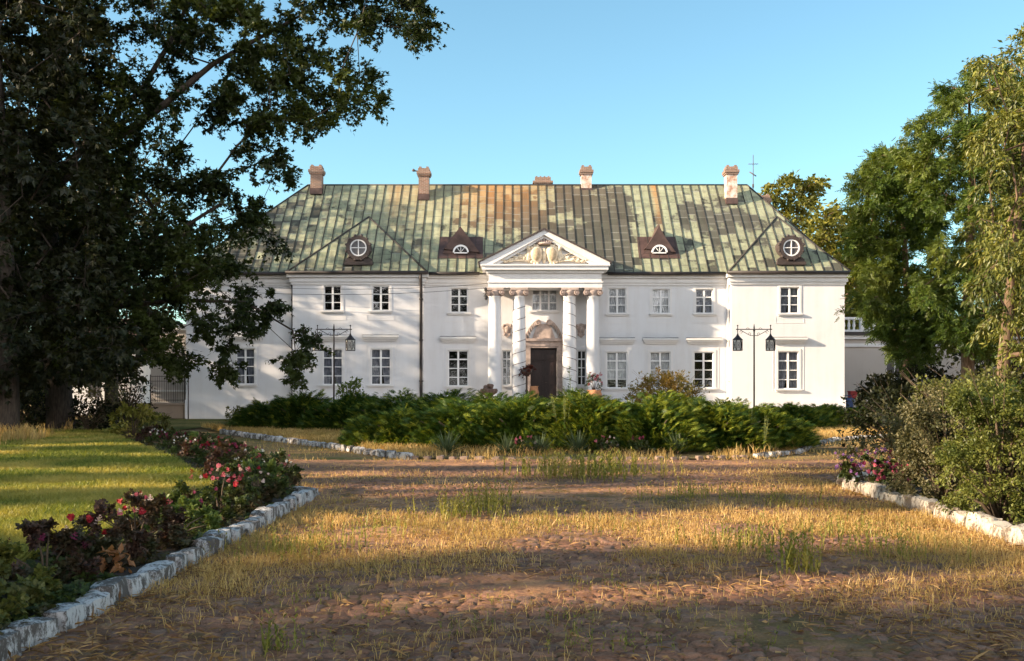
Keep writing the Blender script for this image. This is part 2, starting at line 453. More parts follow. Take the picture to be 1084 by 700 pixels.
def copy_tree(o, parent=None):
    c = o.copy()
    for k in ('group', 'label', 'category'):
        pass
    col.objects.link(c)
    c.parent = parent
    for ch in list(o.children): copy_tree(ch, c)
    return c

class MB:
    """collects shapes, then links them as ONE mesh object"""
    def __init__(s): s.v = []; s.f = []; s.m = []; s.mats = []; s.uv = {}; s.sm = []
    def mat(s, m):
        if m not in s.mats: s.mats.append(m)
        return s.mats.index(m)
    def poly(s, pts, m, smooth=False, uv=None):
        i = len(s.v); s.v += [tuple(p) for p in pts]
        s.f.append(tuple(range(i, i + len(pts)))); s.m.append(s.mat(m)); s.sm.append(smooth)
        if uv: s.uv[len(s.f) - 1] = uv
    def grid(s, rows, m, closed=True, smooth=True, caps=False):
        i = len(s.v); n = len(rows[0]); k = s.mat(m)
        for r in rows: s.v += [tuple(p) for p in r]
        for a in range(len(rows) - 1):
            for b in range(n if closed else n - 1):
                c = (b + 1) % n
                s.f.append((i + a * n + b, i + a * n + c, i + (a + 1) * n + c, i + (a + 1) * n + b)); s.m.append(k); s.sm.append(smooth)
        if caps:
            s.f.append(tuple(i + b for b in range(n))[::-1]); s.m.append(k); s.sm.append(False)
            s.f.append(tuple(i + (len(rows) - 1) * n + b for b in range(n))); s.m.append(k); s.sm.append(False)
    def box(s, x0, x1, y0, y1, z0, z1, m):
        i = len(s.v); k = s.mat(m)
        s.v += [(x0, y0, z0), (x1, y0, z0), (x1, y1, z0), (x0, y1, z0), (x0, y0, z1), (x1, y0, z1), (x1, y1, z1), (x0, y1, z1)]
        for f in ((0, 3, 2, 1), (4, 5, 6, 7), (0, 1, 5, 4), (1, 2, 6, 5), (2, 3, 7, 6), (3, 0, 4, 7)):
            s.f.append(tuple(i + j for j in f)); s.m.append(k); s.sm.append(False)
    def lathe(s, prof, c, m, n=20, smooth=True, caps=True):
        rows = [[(c[0] + r * math.cos(2 * math.pi * j / n), c[1] + r * math.sin(2 * math.pi * j / n), c[2] + z) for j in range(n)] for r, z in prof]
        s.grid(rows, m, True, smooth, caps)
    def tube(s, pts, rad, m, n=6, caps=True):
        pts = [Vector(p) for p in pts]
        if not hasattr(rad, '__len__'): rad = [rad] * len(pts)
        rows = []
        up = Vector((0.13, 0.31, 0.94))
        for i, p in enumerate(pts):
            t = (pts[min(i + 1, len(pts) - 1)] - pts[max(i - 1, 0)]).normalized()
            a = t.cross(up)
            if a.length < 0.1: a = t.cross(Vector((1, 0, 0)))
            a.normalize(); b = t.cross(a)
            rows.append([p + (a * math.cos(2 * math.pi * j / n) + b * math.sin(2 * math.pi * j / n)) * rad[i] for j in range(n)])
        s.grid(rows, m, True, True, caps)
    def prism(s, poly, y0, y1, m):
        """polygon in x-z (counter-clockwise seen from the front, -y), extruded from y0 (front) to y1"""
        n = len(poly)
        s.poly([(x, y0, z) for x, z in poly], m)
        s.poly([(x, y1, z) for x, z in reversed(poly)], m)
        for i in range(n):
            (xa, za), (xb, zb) = poly[i], poly[(i + 1) % n]
            s.poly([(xa, y0, za), (xa, y1, za), (xb, y1, zb), (xb, y0, zb)], m)
    def ball(s, c, r, m, nu=10, nv=7):
        rx, ry, rz = r if hasattr(r, '__len__') else (r, r, r)
        rows = []
        for a in range(nv + 1):
            t = math.pi * a / nv
            k = max(math.sin(t), 0.02)
            rows.append([(c[0] + rx * k * math.cos(2 * math.pi * j / nu), c[1] + ry * k * math.sin(2 * math.pi * j / nu), c[2] - rz * math.cos(t)) for j in range(nu)])
        s.grid(rows, m, True, True, True)
    def mesh(s, name):
        me = bpy.data.meshes.new(name)
        me.from_pydata(s.v, [], s.f)
        for m in s.mats: me.materials.append(MATS[m])
        me.polygons.foreach_set('material_index', s.m)
        me.polygons.foreach_set('use_smooth', s.sm)
        if s.uv:
            u = me.uv_layers.new(name='sheets')
            for fi, c in s.uv.items():
                for li, q in zip(me.polygons[fi].loop_indices, c): u.data[li].uv = q
        me.update()
        return me
    def build(s, name, parent=None, loc=None):
        return link(name, s.mesh(name), parent, loc)

def np_mesh(name, V, Fq, mat, smooth=False, col_attr=None, mats=None, mi=None):
    """mesh from numpy arrays, all faces with the same number of corners"""
    me = bpy.data.meshes.new(name)
    V = np.asarray(V, np.float32); Fq = np.asarray(Fq, np.int32)
    k = Fq.shape[1]
    me.vertices.add(len(V)); me.vertices.foreach_set('co', V.ravel())
    me.loops.add(Fq.size); me.loops.foreach_set('vertex_index', Fq.ravel())
    me.polygons.add(len(Fq))
    me.polygons.foreach_set('loop_start', np.arange(0, Fq.size, k, dtype=np.int32))
    if mats:
        for m in mats: me.materials.append(MATS[m])
        me.polygons.foreach_set('material_index', np.asarray(mi, np.int32))
    else: me.materials.append(MATS[mat])
    me.polygons.foreach_set('use_smooth', np.full(len(Fq), smooth))
    if col_attr is not None:
        a = me.color_attributes.new('stone', 'FLOAT_COLOR', 'POINT')
        c = np.ones((len(V), 4), np.float32); c[:, :3] = col_attr
        a.data.foreach_set('color', c.ravel())
    me.update(calc_edges=True)
    return me

# value noise for placing plants and relief
_perm = np.random.default_rng(3).random((256, 256))
def vnoise(x, y, s=1.0, seed=0):
    x = np.asarray(x) / s + 37.1 * seed + 1000; y = np.asarray(y) / s + 11.7 * seed + 1000
    xi = np.floor(x).astype(int); yi = np.floor(y).astype(int)
    fx = x - xi; fy = y - yi
    fx = fx * fx * (3 - 2 * fx); fy = fy * fy * (3 - 2 * fy)
    g = lambda a, b: _perm[a % 256, b % 256]
    return (g(xi, yi) * (1 - fx) + g(xi + 1, yi) * fx) * (1 - fy) + (g(xi, yi + 1) * (1 - fx) + g(xi + 1, yi + 1) * fx) * fy
def fbm(x, y, s=1.0, seed=0):
    return (vnoise(x, y, s, seed) + 0.5 * vnoise(x, y, s / 2.1, seed + 1) + 0.25 * vnoise(x, y, s / 4.3, seed + 2)) / 1.75

# ------------------------------------------------------------------ leaves
def kite(w=0.25, L=1.0, off=(0, 0), ang=0.0, fold=0.06, at=0.42):
    p = np.array([[0, 0, 0], [w, at * L, fold], [0, L, 0], [-w, at * L, fold]], float)
    c, s = math.cos(ang), math.sin(ang)
    q = p.copy(); q[:, 0] = c * p[:, 0] + s * p[:, 1]; q[:, 1] = -s * p[:, 0] + c * p[:, 1]
    q[:, 0] += off[0]; q[:, 1] += off[1]
    return q
T_KITE = np.array([kite(0.27)])
T_NARROW = np.array([kite(0.17, at=0.4)])
T_OAK = np.array([kite(0.24), kite(0.15, 0.72, (0.02, 0.12), 0.85), kite(0.15, 0.72, (-0.02, 0.12), -0.85)])
T_PINN = np.array([kite(0.10, 0.40, (0, 0.72), 0)] + [kite(0.095, 0.36, (0, y), sg * 1.05) for y in (0.18, 0.38, 0.58) for sg in (1, -1)])
T_SPRAY = np.array([kite(0.042, 1.0)] + [kite(0.034, L, (0, y), sg * a) for y, L, a in ((0.15, 0.45, 0.55), (0.35, 0.42, 0.48), (0.55, 0.36, 0.42)) for sg in (1, -1)])
T_SPRAY[:, :, 2] -= 0.18 * T_SPRAY[:, :, 1] ** 2
T_ROSE3 = np.array([kite(0.26, 0.6, (0, 0.35)), kite(0.22, 0.5, (0.02, 0.2), 1.1), kite(0.22, 0.5, (-0.02, 0.2), -1.1)])

def unit(v): return v / np.maximum(np.linalg.norm(v, axis=-1, keepdims=True), 1e-6)
def rand_dirs(n, g): return unit(g.normal(size=(n, 3)))

def place(T, pos, d, nrm, size):
    y = unit(d); z = unit(nrm - (nrm * y).sum(1, keepdims=True) * y); x = np.cross(y, z)
    M = np.stack([x, y, z], 1) * size[:, None, None]
    V = np.einsum('qvc,ncd->nqvd', T, M) + pos[:, None, None, :]
    return V.reshape(-1, 3)
def quads(V): return np.arange(len(V), dtype=np.int32).reshape(-1, 4)

def puff_leaves(cl, g, per, size, T, twigs=7, droop=0.3, flat=0.75, center=None, zjit=0.6, twig_store=None):
    """leaves along twigs that leave the centre of each cluster (x, y, z, r)"""
    cl = np.asarray(cl, float)
    N = len(cl)
    d = rand_dirs(N * twigs, g).reshape(N, twigs, 3)
    if center is not None: d = d + 0.55 * unit(cl[:, :3] - np.asarray(center))[:, None, :]
    d = unit(d); d[..., 2] *= flat; d[..., 2] -= droop * 0.4
    m = max(1, per // twigs)
    t = g.uniform(0.15, 1.0, (N, twigs, m)) ** 0.75
    r = cl[:, 3][:, None] * g.uniform(0.7, 1.15, (N, twigs))
    P = cl[:, None, None, :3] + d[:, :, None, :] * (t * r[:, :, None])[..., None]
    P[..., 2] -= droop * 0.5 * (t ** 2) * r[:, :, None]
    P += g.normal(0, 0.10, P.shape) * cl[:, 3][:, None, None, None]
    dd = d[:, :, None, :] + g.normal(0, 0.75, P.shape); dd[..., 2] -= droop
    nn = g.normal(0, zjit, P.shape); nn[..., 2] += 1.0
    sz = size * g.uniform(0.65, 1.3, P.shape[:3])
    if twig_store is not None:
        for i in range(N):
            for k in range(twigs):
                twig_store.append((cl[i, :3], cl[i, :3] + d[i, k] * r[i, k] * 0.5 - np.array([0, 0, droop * .12 * r[i, k]]), cl[i, :3] + d[i, k] * r[i, k] - np.array([0, 0, droop * .5 * r[i, k]])))
    return place(T, P.reshape(-1, 3), dd.reshape(-1, 3), nn.reshape(-1, 3), sz.ravel())

def skeleton(mb, mat, trunk, limbs, cl, g, tip_r=0.018, expo=0.5, twigs=None, twig_r=0.008, upbias=0.35, n_side=6):
    """tapering trunk and limbs that reach every leaf cluster"""
    nodes = []; par = []; fixed = []
    def add(p, pa, fr=0.0): nodes.append(np.array(p[:3], float)); par.append(pa); fixed.append(fr); return len(nodes) - 1
    last = -1
    for p in trunk: last = add(p, last, p[3])
    for lb in limbs:
        q = np.array(lb[0][:3]); b = min(range(len(nodes)), key=lambda i: np.linalg.norm(nodes[i] - q)); last = b
        for p in lb: last = add(p, last, p[3] if len(p) > 3 else 0)
    base = np.array(trunk[len(trunk) // 2][:3])
    order = sorted(range(len(cl)), key=lambda i: np.linalg.norm(np.array(cl[i][:3]) - base))
    first = 1 if len(trunk) > 2 else 0
    for i in order:
        c = np.array(cl[i][:3], float)
        A = np.array(nodes[first:])
        dv = c - A
        dist = np.linalg.norm(dv, axis=1)
        cost = dist + upbias * np.maximum(-dv[:, 2], 0) * 1.5 + 0.03 * np.linalg.norm(A - base, axis=1)
        j = int(np.argmin(cost)) + first
        p = nodes[j]; k = max(1, int(np.linalg.norm(c - p) / 1.1))
        last = j
        for s in range(1, k + 1):
            t = s / k
            q = p * (1 - t) + c * t
            if s < k: q = q + g.normal(0, 0.10, 3) + np.array([0, 0, 0.25 * math.sin(math.pi * t) * min(1, k / 3)])
            last = add(q, last)
    n = len(nodes)
    w = np.zeros(n); ch = [[] for _ in range(n)]
    for i in range(n):
        if par[i] >= 0: ch[par[i]].append(i)
    for i in range(n - 1, -1, -1):
        if not ch[i]: w[i] = max(w[i], 1)
        if par[i] >= 0: w[par[i]] += w[i]
    rad = tip_r * np.power(np.maximum(w, 1), expo)
    for i in range(n):
        if fixed[i]: rad[i] = fixed[i]
    for i in range(1, n):
        if par[i] >= 0: rad[i] = min(rad[i], rad[par[i]])
    done = set()
    def chain(i):
        pts = []; rr = []
        if par[i] >= 0: pts.append(nodes[par[i]]); rr.append(min(rad[par[i]], rad[i] * 1.25))
        while True:
            pts.append(nodes[i]); rr.append(rad[i])
            if not ch[i]: break
            nx = max(ch[i], key=lambda c: (fixed[c] > 0, w[c]))
            for c in ch[i]:
                if c != nx: stack.append(c)
            i = nx
        mb.tube(pts, rr, mat, n_side if rr[0] > 0.05 else 4, False)
    stack = [0]
    while stack: chain(stack.pop())
    if twigs:
        for tw in twigs: mb.tube(tw, [twig_r, twig_r * .8, twig_r * .4], mat, 3, False)

def in_poly(pts, poly):
    x, y = pts[:, 0], pts[:, 1]; r = np.zeros(len(pts), bool); n = len(poly)
    for i in range(n):
        x0, y0 = poly[i]; x1, y1 = poly[(i + 1) % n]
        c = ((y0 > y) != (y1 > y)) & (x < (x1 - x0) * (y - y0) / ((y1 - y0) or 1e-9) + x0)
        r ^= c
    return r

def outline_clusters(poly, n, depth, r, g, holes=(), mind=0.62):
    """leaf clusters filling a crown whose outline is known at a mean distance; returns metres"""
    P = np.array(poly, float); lo, hi = P.min(0), P.max(0)
    out = []
    tries = 0
    while len(out) < n and tries < 60:
        tries += 1
        c = g.uniform(lo, hi, (400, 2))
        ok = in_poly(c, poly)
        for h in holes: ok &= ~in_poly(c, h)
        for q in c[ok]:
            Y = g.uniform(depth[0], depth[1])
            rr = g.uniform(r[0], r[1])
            p = np.array([X(q[0], Y), Y, Z(q[1], Y), rr])
            if p[2] < 0.4: continue
            if out and tries < 40:
                A = np.array(out[-400:])
                if (np.linalg.norm(A[:, :3] - p[:3], axis=1) < mind * rr * 1.5).any(): continue
            out.append(p)
            if len(out) >= n: break
    return np.array(out)

def make_tree(name, label, cat, base, trunk, limbs, cl, per, size, T, leaf, bark, group=None, droop=0.3, twigs=7, flat=0.75, seed=1, tw=True, tip_r=0.018, expo=0.5, zjit=0.6):
    g = np.random.default_rng(seed)
    root = empty(name, base, 0, label, cat, group)
    b = np.array(base)
    cl = np.array(cl, float).copy(); cl[:, :3] -= b
    trunk = [(p[0] - b[0], p[1] - b[1], p[2] - b[2], p[3]) for p in trunk]
    limbs = [[(p[0] - b[0], p[1] - b[1], p[2] - b[2]) + tuple(p[3:]) for p in lb] for lb in limbs]
    store = [] if tw else None
    V = puff_leaves(cl, g, per, size, T, twigs, droop, flat, cl[:, :3].mean(0), zjit, store)
    if store: store = [store[i] for i in range(0, len(store), 2)]
    mb = MB()
    skeleton(mb, bark, trunk, limbs, cl, g, tip_r, expo, store)
    mb.build('trunk', root)
    link('crown', np_mesh('crown', V, quads(V), leaf), root)
    return root
# ------------------------------------------------------------------ manor house
YC, YW, YB = 55.0, 54.45, 66.2
XL, WL0, WL1, WR0, XR = -17.7, -11.80, -4.77, 11.80, 17.88
EAVE = 7.85
house = empty('manor_house', (1.69, YC, 0), 0, 'long white manor house with green copper roof and columned portico', 'house')
HM = house.location.copy()
def hpart(mb, name, parent=None):
    """link a mesh built in world coordinates as a part of the house"""
    o = mb.build(name)
    if parent is None:
        o.parent = house; o.location = -HM
    else: o.parent = parent
    return o

def wall_sheet(mb, x0, x1, z0, z1, Y, holes, m='plaster', reveal=0.16):
    xs = sorted({x0, x1, *[h[0] for h in holes], *[h[1] for h in holes]})
    zs = sorted({z0, z1, *[h[2] for h in holes], *[h[3] for h in holes]})
    for i in range(len(xs) - 1):
        for j in range(len(zs) - 1):
            cx, cz = (xs[i] + xs[i + 1]) / 2, (zs[j] + zs[j + 1]) / 2
            if any(h[0] < cx < h[1] and h[2] < cz < h[3] for h in holes): continue
            mb.poly([(xs[i], Y, zs[j]), (xs[i + 1], Y, zs[j]), (xs[i + 1], Y, zs[j + 1]), (xs[i], Y, zs[j + 1])], m)
    for a, b, c, d in holes:
        y1 = Y + reveal
        mb.poly([(a, Y, c), (a, y1, c), (a, y1, d), (a, Y, d)][::-1], m)
        mb.poly([(b, Y, c), (b, y1, c), (b, y1, d), (b, Y, d)], m)
        mb.poly([(a, Y, d), (a, y1, d), (b, y1, d), (b, Y, d)][::-1], m)
        mb.poly([(a, Y, c), (a, y1, c), (b, y1, c), (b, Y, c)], m)

# window list: (px centre, plane, px top, px bottom, px width, columns, rows, kind, curtain)
WINS = []
def W(px, Y, pt, pb, pw, c, r, kind, cur):
    x = X(px, Y); hw = pw / F * Y / 2
    WINS.append((x - hw, x + hw, Z(pb, Y), Z(pt, Y), Y, c, r, kind, cur))
W(259, YC, 303, 329, 18, 2, 3, 'upper', 'net')
W(352, YW, 302.5, 329, 18.5, 2, 3, 'upper', 'none')
W(403, YW, 302.5, 329, 18.5, 2, 3, 'upper', 'none')
W(486, YC, 305, 331, 18.5, 2, 3, 'upper', 'none')
W(653.5, YC, 305, 332, 18.5, 2, 3, 'upper', 'blind')
W(699.5, YC, 306, 332, 18.5, 2, 3, 'upper', 'blind')
W(745.5, YC, 306, 332, 18.5, 2, 3, 'upper', 'net')
W(836, YW, 304, 332, 20, 2, 3, 'upper', 'net')
W(259.5, YC, 369, 407, 20, 2, 4, 'ground', 'net')
W(352, YW, 369.5, 407.5, 21, 2, 4, 'ground', 'net')
W(403, YW, 369.5, 407.5, 21, 2, 4, 'ground', 'net')
W(485, YC, 371, 409, 21.5, 2, 4, 'ground', 'none')
W(653, YC, 372.5, 411, 22, 2, 4, 'ground', 'blind')
W(699, YC, 372.5, 411, 22, 2, 4, 'ground', 'blind')
W(745, YC, 372.5, 411, 21, 2, 4, 'ground', 'none')
W(834.5, YW, 372, 412, 22, 2, 4, 'ground', 'net')
W(576.5, YC, 303.5, 329, 27, 3, 3, 'triple', 'blind')
W(536.3, YC, 371, 408, 9.5, 2, 4, 'side', 'none')
W(615.7, YC, 371, 408, 9.5, 2, 4, 'side', 'none')
W(262, YC, 432, 446, 13, 2, 1, 'cellar', 'none')
DOOR = (X(561.5, YC), X(589.5, YC), 0.9, Z(368.5, YC))

def holes_for(x0, x1, Y): return [w[:4] for w in WINS if w[4] == Y and x0 < w[0] and w[1] < x1]

wm = MB()
wall_sheet(wm, XL, WL0, 0, 7.8, YC, holes_for(XL, WL0, YC))
wall_sheet(wm, WL1, WR0, 0, 7.8, YC, holes_for(WL1, WR0, YC) + [DOOR], reveal=0.16)
wall_sheet(wm, WL0, WL1, 0, 7.8, YW, holes_for(WL0, WL1, YW))
wall_sheet(wm, WR0, XR, 0, 7.8, YW, holes_for(WR0, XR, YW))
for x, ya, yb in ((XL, YC, YB), (WL0, YW, YC), (WR0, YW, YC)):
    wm.poly([(x, yb, 0), (x, ya, 0), (x, ya, 7.8), (x, yb, 7.8)], 'plaster')
for x, ya, yb in ((WL1, YW, YC), (XR, YW, YB)):
    wm.poly([(x, ya, 0), (x, yb, 0), (x, yb, 7.8), (x, ya, 7.8)], 'plaster')
wm.poly([(XR, YB, 0), (XL, YB, 0), (XL, YB, 7.8), (XR, YB, 7.8)], 'plaster')
hpart(wm, 'wall')
# rooms behind the glass: an added near-black sheet stands in for their shade
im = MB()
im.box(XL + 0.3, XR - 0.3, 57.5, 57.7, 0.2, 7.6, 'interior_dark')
hpart(im, 'room_shade_sheet')

# plinth course, a little proud of the walls
for a, b, Y in ((XL - 0.05, WL0 - 0.05, YC), (WL0 - 0.05, WL1 + 0.05, YW), (WL1 + 0.05, -2.0, YC), (5.45, WR0 - 0.05, YC), (WR0 - 0.05, XR + 0.05, YW)):
    if a < -13:   # leave the cellar window free
        runs = [(a, WINS[-1][0] - 0.12), (WINS[-1][1] + 0.12, b)]
    else: runs = [(a, b)]
    for ra, rb in runs:
        pm = MB(); pm.box(ra, rb, Y - 0.05, Y + 0.1, 0, 1.02, 'plaster'); hpart(pm, 'plinth')

# main cornice under the eaves
cm = MB()
STEPS = ((7.22, 7.36, 0.07), (7.36, 7.60, 0.14), (7.60, 7.79, 0.27))
for za, zb, o in STEPS:
    for a, b, Y, ea, eb in ((XL, WL0, YC, 1, 0), (WL0, WL1, YW, 1, 1), (WL1, WR0, YC, 0, 0), (WR0, XR, YW, 1, 1)):
        cm.box(a - (o if ea else -o * (Y == YC and a > XL)), b + (o if eb else -o), Y - o, Y + 0.12, za, zb, 'trim_white')
    for x, s in ((WL0, -1), (WL1, 1), (WR0, -1)):
        xa, xb = sorted((x, x + s * o))
        cm.box(xa, xb, YW + 0.12, YC - o - 0.002, za + 0.004, zb - 0.004, 'trim_white')
    cm.box(XR, XR + o, YW + 0.12, YB, za + 0.004, zb - 0.004, 'trim_white')
    cm.box(XL - o, XL, YC + 0.12, YB, za + 0.004, zb - 0.004, 'trim_white')
hpart(cm, 'cornice')
for a, b, Y in ((XL - 0.35, WL0 - 0.3, 54.56), (WL0 - 0.3, WL1 + 0.3, YW - .38), (WL1 + 0.3, -1.75, 54.56), (5.15, WR0 - 0.3, 54.56), (WR0 - 0.3, XR + 0.35, YW - .38)):
    gm = MB(); gm.tube([(a, Y, EAVE - 0.015), (b, Y, EAVE - 0.015)], 0.095, 'gutter_metal', 8)
    for x in (WL0 - 0.3, WL1 + 0.3, WR0 - 0.3):
        if Y < 54 and (abs(x - a) < .01 or abs(x - b) < .01): gm.tube([(x, YW - .38, EAVE - 0.02), (x, 54.6, EAVE - 0.02)], 0.09, 'gutter_metal', 8)
    hpart(gm, 'gutter')
for name, px, Y, m, r in (('downpipe', 310, YC - 0.10, 'gutter_metal', 0.075), ('downpipe', 445.8, YW - 0.12, 'gutter_metal', 0.085), ('downpipe', 770.5, YC - 0.14, 'pipe_white', 0.06)):
    d = MB(); x = X(px, Y)
    d.tube([(x, Y - 0.22, 7.75), (x, Y - 0.2, 7.5), (x, Y, 7.05), (x, Y, 0.25), (x, Y - 0.12, 0.1)], r, m, 8)
    for z in (6.4, 4.2, 2.0): d.tube([(x, Y, z), (x, Y, z + 0.06)], r * 1.35, m, 8)
    hpart(d, name)

# --- roof
rm = MB()
SP = 0.505
def roof_face(pts, seams=True):
    """one planar slope: pts go round counter-clockwise seen from outside, pts[0]->pts[1] is the eave"""
    P = [Vector(p) for p in pts]
    u = (P[1] - P[0]).normalized()
    nrm = (P[1] - P[0]).cross(P[-1] - P[0]).normalized()
    v = nrm.cross(u)
    o = Vector((0, 0, 0)) if abs(u.x) > abs(u.y) else Vector((0.2, 0, 0))
    uc = [((p - o).dot(u), (p - P[0]).dot(v)) for p in P]
    rm.poly(P, 'patina_copper', uv=[(a / SP + 200, b / 0.66 + (P[0].x * 3.7) % 7) for a, b in uc])
    if not seams: return
    a0 = min(c[0] for c in uc); a1 = max(c[0] for c in uc)
    k = math.ceil(a0 / SP)
    while k * SP < a1:
        ua = k * SP; hits = []
        for i in range(len(uc)):
            (xa, ya), (xb, yb) = uc[i], uc[(i + 1) % len(uc)]
            if (xa - ua) * (xb - ua) < 0: hits.append(ya + (yb - ya) * (ua - xa) / (xb - xa))
        if len(hits) >= 2:
            h0, h1 = min(hits), max(hits)
            if h1 - h0 > 0.15:
                b0 = P[0] + u * (ua - uc[0][0]) + v * h0; b1 = P[0] + u * (ua - uc[0][0]) + v * h1
                w = u * 0.021; h = nrm * 0.05; e = nrm * -0.01
                A = [b0 - w + e, b0 + w + e, b0 + w * .6 + h, b0 - w * .6 + h]; B = [q + (b1 - b0) for q in A]
                for i in range(4): rm.poly([A[i], A[(i + 1) % 4], B[(i + 1) % 4], B[i]], 'seam_dark')
                rm.poly(A[::-1], 'seam_dark')
        k += 1
def ridge(a, b, r=0.055): rm.tube([a, b], r, 'seam_dark', 6)
E = EAVE
xl, xr, yf, yb = XL - 0.35, XR + 0.23, 54.6, 66.5
ym = (yf + yb) / 2; rz = E + ym - yf
RL, RR = (xl + 5.85, ym, rz), (xr - 4.05, ym, rz)
fl, fr, bl, br = (xl, yf, E), (xr, yf, E), (xl, yb, E), (xr, yb, E)
roof_face([fl, fr, RR, RL]); roof_face([fr, br, RR]); roof_face([br, bl, RL, RR], False); roof_face([bl, fl, RL])
rm.poly([(xl, yf, E - 0.04), (xl, yb, E - 0.04), (xr, yb, E - 0.04), (xr, yf, E - 0.04)], 'trim_white')
for a, b in ((RL, RR), (fl, RL), (fr, RR), (bl, RL), (br, RR)): ridge(a, b)
def wing_roof(x0, x1, xa, run, seam_right):
    y0 = YW - .34; ap = (xa, y0 + run, E + run)
    back = (xa, y0 + run + 3.0, E + run)
    A, B = (x0, y0, E), (x1, y0, E)
    roof_face([A, B, ap])
    # side slopes run back into the main roof
    Bb, Ab = (x1, y0 + run + 3.0, E), (x0, y0 + run + 3.0, E)
    roof_face([B, Bb, back, ap], seam_right); roof_face([Ab, A, ap, back], False)
    rm.poly([(x0, y0, E - 0.035), (x0, 56, E - 0.035), (x1, 56, E - 0.035), (x1, y0, E - 0.035)], 'trim_white')
    for a, b in ((A, ap), (B, ap), (ap, back)): ridge(a, b, 0.06)
wing_roof(WL0 - 0.25, WL1 + 0.25, -8.15, 3.55, True)
wing_roof(WR0 - 0.25, XR + 0.26, 15.1, 3.55, True)
roof = hpart(rm, 'roof')

# --- chimneys
def chimney(px, Y, w, d, ztop, zbot, style):
    c = MB(); x = X(px, Y); m = 'chimney_brick'
    ht = ztop - zbot
    if style == 'wide':
        c.box(x - w / 2, x + w / 2, Y - d / 2, Y + d / 2, zbot, ztop - 0.42, m)
        c.box(x - w / 2 - .08, x + w / 2 + .08, Y - d / 2 - .08, Y + d / 2 + .08, ztop - 0.42, ztop - 0.3, m)
        c.box(x - w / 2 + .05, x + w / 2 - .05, Y - d / 2 + .05, Y + d / 2 - .05, ztop - 0.3, ztop - .06, m)
        for k in range(4): c.box(x - w / 2 + .1 + k * .24, x - w / 2 + .2 + k * .24, Y - d / 2 + .08, Y + d / 2 - .08, ztop - .06, ztop, m)
    else:
        body = 'worn_brick' if style == 'white' else m
        c.box(x - w / 2, x + w / 2, Y - d / 2, Y + d / 2, zbot, ztop - 0.52, body)
        c.box(x - w / 2 - .07, x + w / 2 + .07, Y - d / 2 - .07, Y + d / 2 + .07, ztop - 0.52, ztop - 0.42, m)
        c.box(x - w / 2 - .11, x + w / 2 + .11, Y - d / 2 - .11, Y + d / 2 + .11, ztop - 0.42, ztop - 0.26, m)
        c.box(x - w / 2 - .03, x + w / 2 + .03, Y - d / 2 - .03, Y + d / 2 + .03, ztop - 0.26, ztop - .07, m)
        for sx in (-1, 1):
            for k in range(3): c.box(x + sx * (w / 2 - .09) - .07, x + sx * (w / 2 - .09) + .07, Y - d / 2 + .03 + k * d * .36, Y - d / 2 + .03 + k * d * .36 + .12, ztop - .07, ztop + .03, m)
    c.box(x - w / 2 - .03, x + w / 2 + .03, Y - d / 2 - .03, Y + d / 2 + .03, zbot, zbot + .35, 'copper_brown')
    return hpart(c, 'chimney', roof)
chimney(335.5, 60.0, 0.66, 0.62, Z(176, 60), 13.1, 'brick')
chimney(449, 59.7, 0.60, 0.62, Z(178, 59.7), 12.7, 'brick')
chimney(574.5, 60.9, 1.05, 0.7, Z(187.5, 60.9), 13.0, 'wide')
chimney(620.5, 60.5, 0.60, 0.6, Z(176.5, 60.5), 13.2, 'white')
chimney(773.5, 59.4, 0.62, 0.7, Z(176.5, 59.4), 12.4, 'white')
c6 = chimney(806.5, 61.5, 0.75, 0.7, Z(207, 61.5), 11.6, 'brick')
# aerial by the last chimney
am = MB(); ax, ay = X(797.3, 60.4), 60.4
zt = Z(164, ay)
am.tube([(ax, ay, 12.0), (ax, ay, zt)], [0.03, 0.02], 'railing_grey', 6)
am.tube([(ax - .3, ay, zt - .55), (ax + .3, ay, zt - .55)], 0.015, 'railing_grey', 5)
for k in range(5): am.tube([(ax - .22 + k * .11, ay - .16, zt - .55), (ax - .22 + k * .11, ay + .16, zt - .55)], 0.012, 'railing_grey', 4)
am.tube([(ax - .22, ay, zt - 1.02), (ax + .16, ay - .1, zt - 1.3)], 0.035, 'railing_grey', 5)
am.box(ax - .05, ax + .04, ay - .05, ay + .05, zt - 1.95, zt - 1.75, 'railing_grey')
hpart(am, 'aerial', roof)
em = MB(); ex, ey, ez = X(443.5, 59.6), 59.6, Z(181, 59.6)
em.tube([(ex - .25, ey, ez), (ex + .1, ey, ez - .03)], 0.04, 'railing_grey', 6); em.tube([(ex - .25, ey, ez), (ex - .38, ey, ez + .06)], [.07, .09], 'railing_grey', 7)
hpart(em, 'siren', roof)

